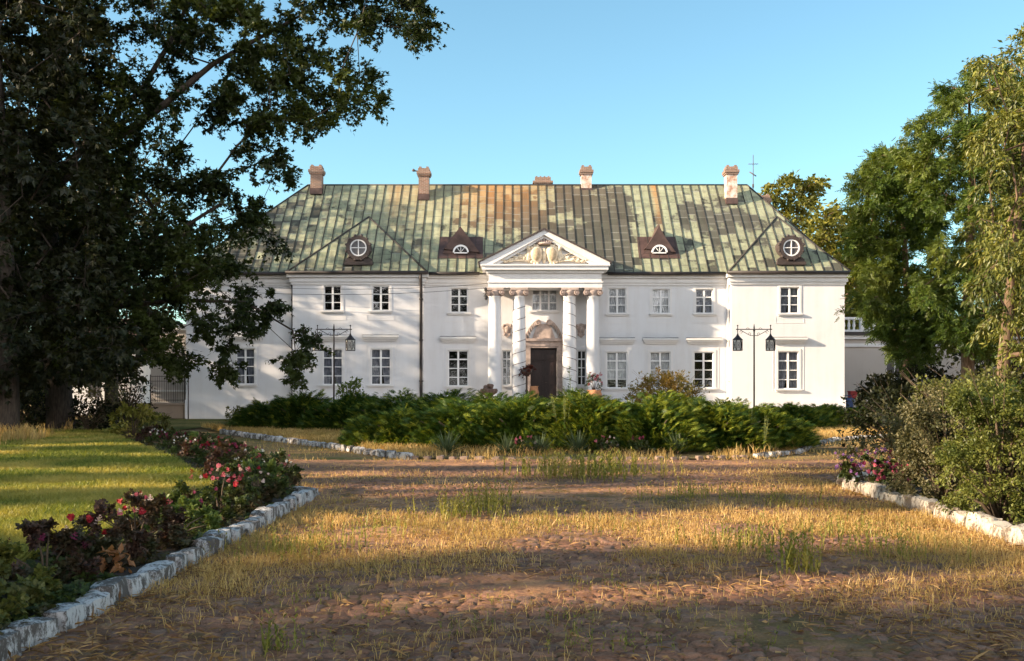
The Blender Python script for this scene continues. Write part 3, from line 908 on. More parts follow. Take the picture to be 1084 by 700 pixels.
# --- dormers
def arc(cx, cz, r, a0, a1, n, rz_=None):
    return [(cx + r * math.cos(R(a0 + (a1 - a0) * i / n)), cz + (rz_ or r) * math.sin(R(a0 + (a1 - a0) * i / n))) for i in range(n + 1)]
def tent_dormer(px, half, top_px, conc, right):
    Y0 = 55.75; x = X(px, Y0); z0 = Z(268.5, Y0); h = Z(top_px, Y0 + .3) - z0
    d = MB()
    prof = [(-half, 0), (half, 0)]
    n = 8
    for i in range(1, n): t = i / n; prof.append((half * (1 - t) ** conc, h * t))
    prof.append((0, h))
    for i in range(n - 1, 0, -1): t = i / n; prof.append((-half * (1 - t) ** conc, h * t))
    d.prism([(x + a, z0 + b) for a, b in prof], Y0, Y0 + 1.7, 'copper_brown')
    d.prism([(x + a * 1.06, z0 + b + .06) for a, b in prof[1:]], Y0 - .09, Y0 + 1.75, 'copper_brown')
    # flashing sheet laid on the slope round the dormer
    s = 0.05
    ys0, ys1 = Y0 - .28, Y0 + 1.1
    zf = lambda y: E + (y - yf) + s
    d.poly([(x - half - .25, ys0, zf(ys0)), (x + half + .25, ys0, zf(ys0)), (x + half + .2, ys1, zf(ys1)), (x - half - .2, ys1, zf(ys1))], 'copper_brown')
    o = hpart(d, 'dormer')
    w = MB(); wc = (x + .02, z0 + .05); r = .37
    outer = arc(wc[0], wc[1], r + .07, 0, 180, 12, .42); 
    inner = arc(wc[0], wc[1], r - .02, 0, 180, 12, .32)
    for i in range(12):
        q = [outer[i], outer[i + 1], inner[i + 1], inner[i]]
        w.prism(q, Y0 - .15, Y0 + .02, 'window_white')
    w.box(wc[0] - r, wc[0] + r, Y0 - .14, Y0 + .02, wc[1] - .06, wc[1] + .0, 'window_white')
    for k in (55, 90, 125): w.tube([(wc[0], Y0 - .12, wc[1]), (wc[0] + r * math.cos(R(k)), Y0 - .12, wc[1] + .33 * math.sin(R(k)))], .02, 'window_white', 4)
    hpart(w, 'window_frame', o)
    p = MB(); p.prism([(wc[0] - r, wc[1] - .03)] + [(wc[0] + r, wc[1] - .03)] + arc(wc[0], wc[1], r, 0, 180, 12, .34), Y0 - .10, Y0 + .03, 'iron_black')
    hpart(p, 'pane', o)
tent_dormer(487.5, 1.0, 242, 1.0, False)
tent_dormer(697.5, 0.88, 239, 1.35, True)
def oculus(px, py):
    Y0 = YW + .05; x = X(px, Y0); z = Z(py, Y0)
    d = MB()
    d.prism(arc(x, z, .60, -42, 222, 22) + [(x - .72, z - .62), (x - .72, z - .78), (x + .72, z - .78), (x + .72, z - .62)], Y0, Y0 + 2.2, 'copper_dark')
    ro, ri = arc(x, z, .66, 0, 360, 24), arc(x, z, .46, 0, 360, 24)
    for i in range(24): d.prism([ro[i], ro[i + 1], ri[i + 1], ri[i]], Y0 - .1, Y0 + .02, 'copper_dark')
    for k in range(12):
        a = R(k * 30 + 15); d.ball((x + .66 * math.cos(a), Y0 - .06, z + .66 * math.sin(a)), (.09, .06, .09), 'copper_dark', 6, 4)
    d.box(x - .78, x + .78, Y0 - .12, Y0 + .6, z - .92, z - .76, 'copper_dark')
    o = hpart(d, 'dormer')
    w = MB(); ro, ri = arc(x, z, .455, 0, 360, 24), arc(x, z, .385, 0, 360, 24)
    for i in range(24): w.prism([ro[i], ro[i + 1], ri[i + 1], ri[i]], Y0 - .07, Y0 - .004, 'window_white')
    w.box(x - .025, x + .025, Y0 - .06, Y0 - .01, z - .39, z + .39, 'window_white'); w.box(x - .39, x - .03, Y0 - .06, Y0 - .01, z - .02, z + .02, 'window_white'); w.box(x + .03, x + .39, Y0 - .06, Y0 - .01, z - .02, z + .02, 'window_white')
    hpart(w, 'window_frame', o)
    p = MB(); p.poly([(a, Y0 - .015, b) for a, b in arc(x, z, .40, 0, 345, 23)], 'pane_sky'); hpart(p, 'pane', o)
m_, n_, l_, b_ = new_mat('pane_sky'); b_.inputs['Base Color'].default_value = (.10, .095, .10, 1); b_.inputs['Roughness'].default_value = .08; MATS['pane_sky'] = m_
oculus(379.5, 262.5); oculus(837.5, 262.5)

# --- windows
def build_window(x0, x1, z0, z1, Y, c, r, kind, cur):
    w = MB(); m = 'window_white'
    yf0, yf1 = Y + .07, Y + .13
    fo, mu = .055, .022
    w.box(x0, x0 + fo, yf0, yf1, z0, z1, m); w.box(x1 - fo, x1, yf0, yf1, z0, z1, m)
    w.box(x0 + fo, x1 - fo, yf0, yf1, z0, z0 + fo, m); w.box(x0 + fo, x1 - fo, yf0, yf1, z1 - fo, z1, m)
    cw = (x1 - x0) / c
    for i in range(1, c):
        k = .05 if kind != 'side' else .025
        w.box(x0 + cw * i - k, x0 + cw * i + k, yf0 - .012, yf1 + .004, z0 + fo, z1 - fo, m)
    for j in range(1, r):
        zz = z0 + (z1 - z0) * j / r
        k = mu * (1.6 if (kind in ('ground', 'side') and j == r - 1) or (kind == 'upper' and j == r - 1) else 1)
        for i in range(c):
            a = x0 + cw * i + (.055 if i == 0 else (.05 if kind != 'side' else .025)); b = x0 + cw * (i + 1) - (.055 if i == c - 1 else (.05 if kind != 'side' else .025))
            w.box(a, b, yf0 + .006, yf1 - .006, zz - k, zz + k, m)
    o = hpart(w, 'window')
    p = MB(); p.poly([(x0 + .01, Y + .10, z0 + .01), (x1 - .01, Y + .10, z0 + .01), (x1 - .01, Y + .10, z1 - .01), (x0 + .01, Y + .10, z1 - .01)], 'window_glass')
    hpart(p, 'pane', o)
    if cur != 'none':
        q = MB(); yy = Y + .24; W_ = x1 - x0; H_ = z1 - z0
        mat = 'curtain_blind' if cur == 'blind' else 'curtain_net'
        def cloth(f, za):
            n = 26; xs = [i / n for i in range(n + 1)]
            rows = []
            for t in (0, .35, .7, 1.0):
                rows.append([(f(s, t), yy + .02 * math.sin(s * 40 + x0), za + (z1 - za) * (1 - t)) for s in xs])
            q.grid(rows, mat, False, True)
        if cur == 'blind':
            cloth(lambda s, t: x0 + W_ * s, z0 + (H_ * .27 if kind == 'ground' and x0 < 7 else 0))
        else:
            cloth(lambda s, t: x0 + W_ * .5 * s * (1 - .45 * max(0, t - .3)), z0)
            cloth(lambda s, t: x1 - W_ * .5 * s * (1 - .45 * max(0, t - .3)), z0)
        hpart(q, 'curtain', o)
    t = MB(); tw = 'trim_white'
    if kind != 'cellar':
        a = .12 if kind != 'side' else .06
        t.box(x0 - a, x0, Y - .028, Y + .01, z0, z1 + a, tw); t.box(x1, x1 + a, Y - .028, Y + .01, z0, z1 + a, tw); t.box(x0, x1, Y - .025, Y + .01, z1, z1 + a, tw)
        if kind in ('ground',):
            t.box(x0 - .27, x0 - .24, Y - .016, Y + .005, z0 - .1, z1 + .3, tw); t.box(x1 + .24, x1 + .27, Y - .016, Y + .005, z0 - .1, z1 + .3, tw)
        if kind == 'upper':
            t.box(x0 - .27, x1 + .27, Y - .014, Y + .005, z0 - .52, z0 - .49, tw); t.box(x0 - .27, x0 - .245, Y - .014, Y + .005, z0 - .488, z0 - .2, tw); t.box(x1 + .245, x1 + .27, Y - .014, Y + .005, z0 - .488, z0 - .2, tw)
    else:
        for i in range(8):
            aa, bb = arc((x0 + x1) / 2, z1 - .2, .62, 0, 180, 8, .45), arc((x0 + x1) / 2, z1 - .2, .48, 0, 180, 8, .33)
            t.prism([aa[i], aa[i + 1], bb[i + 1], bb[i]], Y - .07, Y + .01, tw)
    hpart(t, 'surround', o)
    if kind != 'cellar':
        s = MB(); e = .17 if kind != 'side' else .05
        s.box(x0 - e, x1 + e, Y - .14, Y + .065, z0 - .07, z0 - .003, tw); s.box(x0 - e + .05, x1 + e - .05, Y - .08, Y + .01, z0 - .14, z0 - .074, tw)
        hpart(s, 'sill', o)
    if kind == 'ground':
        h = MB(); xc = (x0 + x1) / 2; zt_ = z1 + .42
        for k, (za, zb, ox, oy) in enumerate(((0, .1, .86, .10), (.1, .2, .92, .19), (.2, .3, .98, .27))):
            h.box(xc - ox, xc + ox, Y - oy, Y + .01, zt_ + za, zt_ + zb, tw)
        h.poly([(xc - .98, Y - .27, zt_ + .303), (xc + .98, Y - .27, zt_ + .303), (xc + .98, Y, zt_ + .36), (xc - .98, Y, zt_ + .36)], 'grey_cover')
        hpart(h, 'hood', o)
for w in WINS: build_window(*w)

# --- portico
PX = 1.69
fm = MB(); fm.box(-2.0, 5.45, 52.35, YC + .2, 0, .9, 'plinth_brown')
for k in range(4): fm.box(0.0, 3.4, 52.35 - .32 * (k + 1), 52.35 - .32 * k, 0, .9 - .18 * (k + 1), 'stone_pink')
hpart(fm, 'porch_floor')
YCOL = 53.75
def column(px, spiral):
    x = X(px, YCOL); c = MB(); zb, zt_ = .9, 6.52
    prof = [(.46, 0), (.46, .16), (.43, .2), (.45, .26), (.43, .33), (.375, .38)]
    n = 12
    for i in range(n + 1):
        t = i / n; prof.append((.37 - .055 * t ** 1.8, .40 + (zt_ - zb - .45) * t))
    prof += [(.35, zt_ - zb - .03), (.35, zt_ - zb)]
    c.lathe(prof, (x, YCOL, zb), 'plaster', 28)
    o = hpart(c, 'column')
    if spiral:
        h = MB(); pts = []
        N = 260; turns = 8.6
        for i in range(N + 1):
            t = i / N; z = zb + .45 + (zt_ - zb - .6) * t; r = (.372 - .055 * t ** 1.8)
            a = spiral * turns * 2 * math.pi * t
            pts.append((x + r * math.cos(a), YCOL + r * math.sin(a), z))
        h.tube(pts, .016, 'iron_brown', 5); hpart(h, 'spiral_band', o)
    k = MB(); m = 'stone_pink'
    k.box(x - .46, x + .46, YCOL - .40, YCOL + .40, 6.83, 6.945, m)
    k.lathe([(.33, 0), (.34, .08), (.40, .2), (.40, .3)], (x, YCOL, 6.53), m, 20)
    for s in (-1, 1):
        for yv in (YCOL - .36, YCOL + .1):
            cx_, cz_ = x + s * .37, 6.70
            rows = [[(cx_ + r * math.cos(2 * math.pi * j / 14), yy, cz_ + r * math.sin(2 * math.pi * j / 14)) for j in range(14)] for r, yy in ((.145, yv + .26), (.145, yv), (.115, yv - .02), (.11, yv + .025), (.06, yv + .025), (.05, yv - .02), (.01, yv - .03))]
            k.grid(rows[::-1], m, True, False, True)
    k.box(x - .36, x + .36, YCOL - .33, YCOL + .33, 6.76, 6.83, m)
    hpart(k, 'capital', o)
for px, s in ((524, 0), (549.5, 1), (602.8, -1), (627.5, 0)): column(px, s)
en = MB(); t = 'trim_white'
ex0, ex1 = X(516.5, 53.35), X(637.5, 53.35)
en.box(ex0, ex1, 53.35, YC - .02, 6.947, 7.20, t)
en.box(ex0 - .05, ex1 + .05, 53.30, YC - .02, 7.20, 7.27, t)
en.box(ex0 + .03, ex1 - .03, 53.38, YC - .02, 7.27, 7.72, t)
en.box(ex0 - .10, ex1 + .10, 53.25, YC - .02, 7.72, 7.86, t)
en.box(ex0 - .30, ex1 + .30, 53.05, YC - .02, 7.86, 8.06, t)
en.box(ex0 - .38, ex1 + .38, 52.97, YC - .02, 8.06, 8.14, t)
hpart(en, 'entablature')
pe = MB()
L0, R0, zb0, za0 = X(508, 53.05), X(645.5, 53.05), 8.14, Z(241.5, 53.05)
sl = (za0 - zb0 - .10) / (PX - L0)
th = .46
pe.prism([(L0 + .9, zb0), (R0 - .9, zb0), (PX, za0 - .30)], 53.37, 54.9, 'trim_white')          # tympanum
th = .36
for s, e in ((-1, L0), (1, R0)):
    q = [(e, zb0), (e - s * th / sl * .95, zb0), (PX, za0 - th), (PX, za0 - .1), (e, zb0 + .10)]
    if s < 0: pe.prism(q, 53.01, 56.2, 'trim_white')
    else: pe.prism(q[::-1], 53.01, 56.2, 'trim_white')
    q2 = [(e - s * th / sl * .95, zb0), (e - s * (th + .16) / sl, zb0), (PX, za0 - th - .14), (PX, za0 - th)]
    pe.prism(q2 if s < 0 else q2[::-1], 53.17, 53.45, 'trim_white')
    q3 = [(e + s * .10, zb0 + .03), (e + s * .02, zb0 + .10), (PX, za0 - .095), (PX, za0), (e + s * .10, zb0 + .13)]
    pe.prism(q3 if s < 0 else q3[::-1], 52.93, 57.2, 'copper_dark')
ped = hpart(pe, 'pediment')
# heraldic relief: two oval shields under a crown, banners and arms to both sides
simple('stone_relief', (0.50, 0.38, 0.25), 0.9, 0.3, 8.0)
rl = MB(); m = 'stone_cream'; yr = 53.25
g = np.random.default_rng(5)
for s in (-1, 1):
    sx = PX + s * .42
    rl.ball((sx, yr, 8.70), (.34, .2, .50), m, 14, 9); rl.ball((sx, yr - .16, 8.68), (.23, .10, .34), 'stone_relief', 12, 8)
    for k in range(9):
        a = R(-100 + k * 25) if s > 0 else R(280 - k * 25)
        rl.ball((sx + .36 * math.cos(a), yr - .05, 8.66 + .48 * math.sin(a)), (.08, .07, .08), m, 7, 5)
    rl.ball((PX + s * .82, yr, 8.60), (.15, .13, .36), m, 9, 7); rl.ball((PX + s * .82, yr - .05, 9.0), (.12, .11, .13), m, 8, 6)
    for k, (dx, dz, L) in enumerate(((1.1, .35, 1.35), (1.0, .18, 1.6), (.9, .62, .8), (1.2, .06, 1.5))):
        p0 = Vector((PX + s * .7, yr - .02 * k, 8.32 + dz * .3)); d = Vector((s * dx, 0, dz * .45)).normalized()
        rl.tube([p0, p0 + d * L], [.045, .03], m, 6); rl.ball(tuple(p0 + d * L), (.09, .05, .06), m, 6, 5)
    for k in range(5):
        xx = PX + s * (.95 + .27 * k); zz = 8.28 + max(.04, .34 - .08 * k) * g.uniform(.6, 1.1)
        rl.ball((xx, yr - .02, zz), (.17, .09, .13 - .012 * k), m, 8, 6); rl.ball((xx + s * .05, yr - .06, zz + .06), (.07, .06, .05), m, 6, 5)
    rl.ball((PX + s * 1.05, yr, 8.52), (.12, .1, .2), m, 7, 5)
rl.ball((PX, yr, 8.62), (.12, .12, .42), m, 8, 6)
rl.lathe([(.36, 0), (.42, .07), (.36, .12)], (PX, yr + .1, 9.18), 'stone_pink', 14)
for k in range(7):
    a = -60 + k * 20
    rl.tube([(PX + .38 * math.sin(R(a)), yr - .1, 9.28), (PX + .42 * math.sin(R(a)), yr - .1, 9.44 - .0025 * abs(a))], [.07, .03], 'stone_pink', 6)
    rl.ball((PX + .42 * math.sin(R(a)), yr - .1, 9.47 - .0025 * abs(a)), .05, 'stone_pink', 6, 5)
hpart(rl, 'coat_of_arms', ped)

# --- front door and its stone frame
dm = MB(); x0, x1, z0, z1 = DOOR; yd = YC + .12
dm.box(x0, x1, yd + .05, yd + .09, z0, z1, 'door_wood')
xm = (x0 + x1) / 2
for a, b in ((x0, xm - .01), (xm + .01, x1)):
    for za, zb in ((z0 + .12, z0 + .75), (z0 + .9, z1 - .75), (z1 - .62, z1 - .1)):
        dm.box(a + .1, b - .1, yd + .02, yd + .05, za, zb, 'door_wood'); dm.box(a + .17, b - .17, yd, yd + .02, za + .07, zb - .07, 'door_wood')
dm.box(xm - .035, xm + .035, yd, yd + .06, z0, z1, 'door_wood'); dm.box(x0, x1, yd, yd + .055, z1 - .7, z1 - .64, 'door_wood')
do = hpart(dm, 'door')
hn = MB(); hn.tube([(xm + .1, yd, 1.95), (xm + .1, yd - .06, 1.95), (xm + .2, yd - .06, 1.95)], .014, 'iron_brown', 6); hpart(hn, 'handle', do)
ds = MB(); m = 'stone_pink'; sx0, sx1 = X(556, YC), X(595.5, YC)
ds.box(sx0, x0, YC - .16, YC + .02, .9, z1 + .1, m); ds.box(x1, sx1, YC - .16, YC + .02, .9, z1 + .1, m)
ds.box(x0, x1, YC - .14, YC + .13, z1, z1 + .1, m)
for s in (sx0, sx1): ds.box(s - .06, s + .06, YC - .2, YC - .162, .9, 1.25, m)
ds.box(sx0 - .03, sx1 + .03, YC - .18, YC + .02, z1 + .1, z1 + .36, m)
ds.box(sx0 - .12, sx1 + .12, YC - .30, YC + .02, z1 + .36, z1 + .46, m); ds.box(sx0 - .06, sx1 + .06, YC - .23, YC + .02, z1 + .46, z1 + .52, m)
zb1 = z1 + .52
ds.prism([(xm - .62, zb1), (xm + .62, zb1), (xm + .42, zb1 + .55), (xm + .32, zb1 + .66), (xm + .3, zb1 + .78), (xm - .3, zb1 + .78), (xm - .32, zb1 + .66), (xm - .42, zb1 + .55)], YC - .12, YC + .02, m)
for s in (-1, 1):
    po = [(xm + s * (1.05 - .78 * t), zb1 + 1.0 * math.sin(t * 1.5) ** .8 if t > 0 else zb1) for t in [i / 8 for i in range(9)]]
    for i in range(8):
        (xa, za_), (xb, zb_) = po[i], po[i + 1]
        q = [(xa, za_), (xb, zb_), (xb + s * .0 - s * .02, zb_ - .24), (xa - s * .2 * (1 - i / 8), max(zb1 - .0, za_ - .24))]
        ds.prism(q[::-1] if s > 0 else q, YC - .24 - .001 * i, YC + .02, m)
    rows = [[(xm + s * .30 + r * math.cos(2 * math.pi * j / 14), yy, zb1 + .86 + r * math.sin(2 * math.pi * j / 14)) for j in range(14)] for r, yy in ((.16, YC), (.16, YC - .26), (.10, YC - .28), (.09, YC - .24), (.02, YC - .27))]
    ds.grid(rows[::-1], m, True, False, True)
hpart(ds, 'door_surround')
for px in (537, 615):
    q = MB(); x = X(px, YC); zc = Z(349.5, YC)
    q.prism([(x, zc - .42), (x + .16, zc - .3), (x + .2, zc), (x + .27, zc + .1), (x + .2, zc + .3), (x, zc + .36), (x - .2, zc + .3), (x - .27, zc + .1), (x - .2, zc), (x - .16, zc - .3)], YC - .09, YC + .01, 'stone_pink')
    q.ball((x, YC - .1, zc + .02), (.14, .08, .2), 'stone_pink', 10, 7)
    for s in (-1, 1): q.ball((x + s * .2, YC - .08, zc + .24), (.08, .06, .08), 'stone_pink', 7, 5); q.ball((x + s * .14, YC - .08, zc - .24), (.07, .06, .08), 'stone_pink', 7, 5)
    hpart(q, 'cartouche')
# overhead wires slung along the front to the portico
for z0_, z1_, nm in ((Z(298, 54), Z(304.5, 53), 0), (Z(305, 54), Z(309, 53), 1)):
    q = MB(); a = Vector((-17.5, 54.1, z0_)); b = Vector((ex0 + .05, 53.4, z1_ + .25))
    q.tube([a.lerp(b, i / 24) - Vector((0, 0, .35 * 4 * (i / 24) * (1 - i / 24))) for i in range(25)], .013, 'cable_black', 5)
    tag(q.build('overhead_cable'), ('upper' if nm == 0 else 'lower') + ' of two thin dark cables slung across the left half of the white front', 'cable')
q = MB(); bx, by, bz = X(514, 53.2), 53.28, 6.9
g = np.random.default_rng(2)
for k in range(6):
    p = [Vector((bx + g.normal(0, .07), by - .02 * k, bz - .12 * j + g.normal(0, .03))) for j in range(6)]
    q.tube(p, .014, 'cable_black', 5)
q.ball((bx, by - .06, bz - .05), (.08, .06, .1), 'cable_black', 8, 6); q.ball((bx + .03, by - .06, bz - .5), (.09, .05, .12), 'cable_black', 8, 6)
hpart(q, 'cable_box')

# ------------------------------------------------------------------ lower side wing on the right, with balustrade
sw = empty('side_wing', (22, 60, 0), 0, 'low flat-roofed side wing with white balustrade, in shade right of the manor', 'annex')
def part_of(root, mb, name, parent=None):
    o = mb.build(name)
    o.parent = parent or root
    if parent is None: o.location = -root.location
    return o
YS = 60.0
mb = MB(); wx = X(948, YS)
hole = (wx - .55, wx + .55, Z(402, YS), Z(381, YS))
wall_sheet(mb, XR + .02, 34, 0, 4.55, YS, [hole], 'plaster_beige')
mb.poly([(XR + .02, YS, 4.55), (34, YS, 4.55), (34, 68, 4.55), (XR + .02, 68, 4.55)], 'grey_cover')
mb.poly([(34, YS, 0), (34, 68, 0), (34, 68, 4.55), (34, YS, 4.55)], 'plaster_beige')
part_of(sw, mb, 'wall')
mb = MB(); mb.box(XR + .02, 34.2, YS - .2, YS + .05, 4.552, 4.78, 'trim_white'); mb.box(XR + .02, 34.3, YS - .32, YS + .05, 4.78, 4.98, 'gutter_metal'); mb.box(XR + .02, 34.1, YS - .1, YS - .002, 4.1, 4.3, 'trim_white')
part_of(sw, mb, 'cornice')
bal = MB(); bal.box(XR + .05, 27, YS - .05, YS + .2, 4.98, 5.12, 'trim_white'); bal.box(XR + .05, 27, YS - .08, YS + .22, 5.72, 5.86, 'trim_white')
for k in range(4): bal.box(XR + .05 + 2.7 * k, XR + .4 + 2.7 * k, YS - .07, YS + .21, 5.12, 5.72, 'trim_white')
bo = part_of(sw, bal, 'balustrade')
pr = MB(); pr.lathe([(.06, 0), (.085, .04), (.05, .1), (.10, .24), (.06, .42), (.05, .5), (.085, .56), (.06, .6)], (0, 0, 0), 'trim_white', 10)
pme = pr.mesh('baluster')
for k in range(30):
    x = XR + .6 + .3 * k
    if any(abs(x - (XR + .22 + 2.7 * j)) < .25 for j in range(5)): continue
    if x > 26.8: break
    o = link('baluster', pme, bo, (x, YS + .07, 5.12))
mb = MB(); a, b, c, d = hole
for r_ in ((a, a + .06, c, d), (b - .06, b, c, d), (a + .06, b - .06, c, c + .06), (a + .06, b - .06, d - .06, d), ((a + b) / 2 - .04, (a + b) / 2 + .04, c + .06, d - .06)): mb.box(r_[0], r_[1], YS + .08, YS + .13, r_[2], r_[3], 'window_white')
wo = part_of(sw, mb, 'window')
mb = MB(); mb.poly([(a, YS + .15, c), (b, YS + .15, c), (b, YS + .15, d), (a, YS + .15, d)], 'pane_sky'); mb.build('pane', wo)

# ramp wall, red box and blue sack in the corner behind the hedge
mb = MB(); x = X(912, 57.6)
mb.prism([(x - .8, 0), (x + 1.3, 0), (x + .55, 1.05), (x - .45, 1.05)], 57.2, 58.4, 'plaster_beige')
tag(mb.build('ramp_wall'), 'grey sloping ramp wall in the shaded corner right of the manor', 'wall')
mb = MB(); x = X(904, 57.9); z = 1.05
mb.box(x - .28, x + .28, 57.6, 58.1, z, z + .38, 'red_paint'); mb.box(x - .31, x + .31, 57.57, 58.13, z + .38, z + .44, 'red_paint'); mb.box(x - .2, x + .2, 57.585, 57.6, z + .08, z + .3, 'red_paint')
tag(mb.build('red_box'), 'small red box standing on the grey ramp wall', 'box')
mb = MB(); x = X(897.2, 56.2)
mb.lathe([(.26, 0), (.30, .15), (.30, .9), (.33, .95), (.33, 1.05), (.24, 1.12)], (x, 56.2, 0), 'blue_plastic', 16)
mb.tube([(x - .2, 56.2, 1.1), (x - .2, 56.2, 1.25), (x + .2, 56.2, 1.25), (x + .2, 56.2, 1.1)], .02, 'blue_plastic', 6)
tag(mb.build('water_barrel'), 'dark blue barrel at the right corner of the manor', 'barrel')

# ------------------------------------------------------------------ terrace with railing and the pale annex on the left
an = empty('left_annex', (X(180, 56.5), 56.5, 0), 0, 'pale rendered annex wall behind the iron railing left of the manor', 'annex')
mb = MB(); xa, xb = X(159.5, 56.8), XL - .02
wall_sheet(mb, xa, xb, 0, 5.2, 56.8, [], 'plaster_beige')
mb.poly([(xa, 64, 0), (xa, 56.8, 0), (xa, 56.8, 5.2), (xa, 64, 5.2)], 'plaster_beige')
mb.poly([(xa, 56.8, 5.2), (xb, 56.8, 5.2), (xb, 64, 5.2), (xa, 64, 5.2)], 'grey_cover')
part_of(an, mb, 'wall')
mb = MB(); mb.box(xa - .05, xb, 56.7, 56.798, 1.45, 1.55, 'trim_white'); mb.box(xa - .1, xb, 56.66, 56.798, 4.9, 5.25, 'trim_white'); part_of(an, mb, 'string_course')
mb = MB(); xt0, xt1, yt = X(134, 55.2), X(197, 55.2), 55.2
mb.box(xt0, xt1, yt, 56.6, 0, .72, 'plinth_brown'); mb.box(xt0 - .06, xt1 - .001, yt - .07, 56.62, .72, .82, 'plinth_brown')
tag(mb.build('terrace_base'), 'low brown terrace base under the iron railing', 'terrace')
rr = empty('iron_railing', (X(178, 55.3), 55.3, .82), 0, 'tall grey iron railing of thin upright bars beside the white house corner', 'railing')
mb = MB(); x0r, x1r = X(159.5, 55.3), X(195.5, 55.3)
zt = Z(398.5, 55.3)
for z in (.98, zt - .28, zt - .02): mb.box(x0r, x1r, 55.28, 55.31, z, z + .035, 'railing_grey')
for x in (x0r, x1r): mb.box(x - .03, x + .03, 55.262, 55.328, .82, zt + .1, 'railing_grey')
part_of(rr, mb, 'rail_frame')
bm_ = MB(); bm_.tube([(0, 0, 0), (0, 0, zt - .9), (0, 0, zt - .82)], [.014, .014, .003], 'railing_grey', 5); bme = bm_.mesh('bar')
for k in range(1, 15): link('bar', bme, rr, (x0r + (x1r - x0r) * k / 15 - rr.location.x, -.012, .07))
# outbuilding seen in slivers further left
ob = empty('white_outbuilding', (-25, 62, 0), 0, 'white outbuilding showing between dark trunks at far left', 'building')
mb = MB(); wall_sheet(mb, X(72, 62), X(131, 62), 0, 3.8, 62, [(X(100, 62) - .4, X(100, 62) + .4, 1.1, 2.6)], 'plaster'); mb.poly([(X(131, 62), 62, 0), (X(131, 62), 70, 0), (X(131, 62), 70, 3.8), (X(131, 62), 62, 3.8)], 'plaster')
part_of(ob, mb, 'wall')
mb = MB(); mb.poly([(X(70, 62), 61.7, 3.7), (X(132, 62), 61.7, 3.7), (X(132, 62), 66, 6.2), (X(70, 62), 66, 6.2)], 'copper_brown'); mb.poly([(X(70, 62), 70.3, 3.7), (X(70, 62), 66, 6.2), (X(132, 62), 66, 6.2), (X(132, 62), 70.3, 3.7)], 'copper_brown'); part_of(ob, mb, 'roof')
mb = MB(); q = X(100, 62); mb.box(q - .39, q + .39, 62.05, 62.1, 1.12, 2.58, 'pane_sky'); part_of(ob, mb, 'window')
mb = MB(); mb.tube([(0, 0, 0), (0, 0, 2.5)], .035, 'railing_grey', 6); mb.tube([(0, 0, 2.5), (0, 0, 2.72)], [.09, .07], 'railing_grey', 8); mb.ball((0, 0, 2.78), .06, 'railing_grey', 8, 6)
tag(mb.build('short_pole', None, (X(199.3, 53.6), 53.6, 0)), 'short dark pole in front of the white wall beside the railing', 'pole')
# ------------------------------------------------------------------ ground, lawn, drive, beds
g = np.random.default_rng(11)
def sheet(name, x0, x1, y0, y1, nx, ny, zf, mat):
    xs = np.linspace(x0, x1, nx); ys = np.linspace(y0, y1, ny)
    xx, yy = np.meshgrid(xs, ys)
    zz = zf(xx, yy)
    V = np.stack([xx, yy, zz], -1).reshape(-1, 3)
    i = (np.arange(ny - 1)[:, None] * nx + np.arange(nx - 1)[None, :]).ravel()
    return tag(link(name, np_mesh(name, V, np.stack([i, i + 1, i + nx + 1, i + nx], 1), mat, True)), kind='structure')
sheet('ground', -400, 400, -120, 700, 60, 60, lambda x, y: np.full(x.shape, -0.03), 'dry_ground')
BY = [0, 5, 14.0, 15.3, 17.3, 21.2, 25.2, 29.5, 34]
BXL = [-3.45, -3.45, -3.45, -3.75, -4.6, -6.3, -8.3, -10.5, -12.8]     # middle of the left flower border
def bxl(y): return np.interp(y, BY, BXL)
def bxr(y): return np.interp(y, [0, 8, 16.2, 18.5, 22, 26, 30], [4.95, 4.98, 5.25, 6.5, 8.6, 11.2, 13.5])
# lawn on the left: follows the border
ys = np.concatenate([np.linspace(3, 34, 90)]); ts = np.linspace(0, 1, 60)
xx = (bxl(ys) - 0.75)[:, None] * (1 - ts) + (-45) * ts; yy = np.repeat(ys[:, None], 60, 1)
zz = 0.10 + 0.06 * (fbm(xx, yy, 3.0, 5) - .5) - 0.03 * np.exp(-ts * 40)[None, :]
i = (np.arange(89)[:, None] * 60 + np.arange(59)[None, :]).ravel()
tag(link('lawn', np_mesh('lawn', np.stack([xx, yy, zz], -1).reshape(-1, 3), np.stack([i, i + 60, i + 61, i + 1], 1), 'lawn_ground', True)), kind='structure')
tag_l = sheet('lawn', -60, -12.9, 34, 54, 40, 20, lambda x, y: -0.01 + 0.03 * fbm(x, y, 4, 3), 'lawn_ground')
# soil of the flower border and of the right-hand bed
def strip(name, ys, xa, xb, z, mat, n=10):
    t = np.linspace(0, 1, n)
    xx = xa[:, None] * (1 - t) + xb[:, None] * t; yy = np.repeat(ys[:, None], n, 1)
    zz = z + 0.05 * (fbm(xx, yy, .5, 4) - .4) 
    i = (np.arange(len(ys) - 1)[:, None] * n + np.arange(n - 1)[None, :]).ravel()
    tag(link(name, np_mesh(name, np.stack([xx, yy, zz], -1).reshape(-1, 3), np.stack([i, i + 1, i + n + 1, i + n], 1), mat, True)), kind='structure')
yv = np.linspace(4.5, 30.2, 160)
strip('flower_bed_soil', yv, bxl(yv) - 0.8, bxl(yv) + 0.48, 0.11, 'soil', 14)
yv = np.linspace(4.5, 17.2, 80)
strip('flower_bed_soil', yv, bxr(yv) + 0.16, np.full(80, 16.0), 0.09, 'soil', 30)

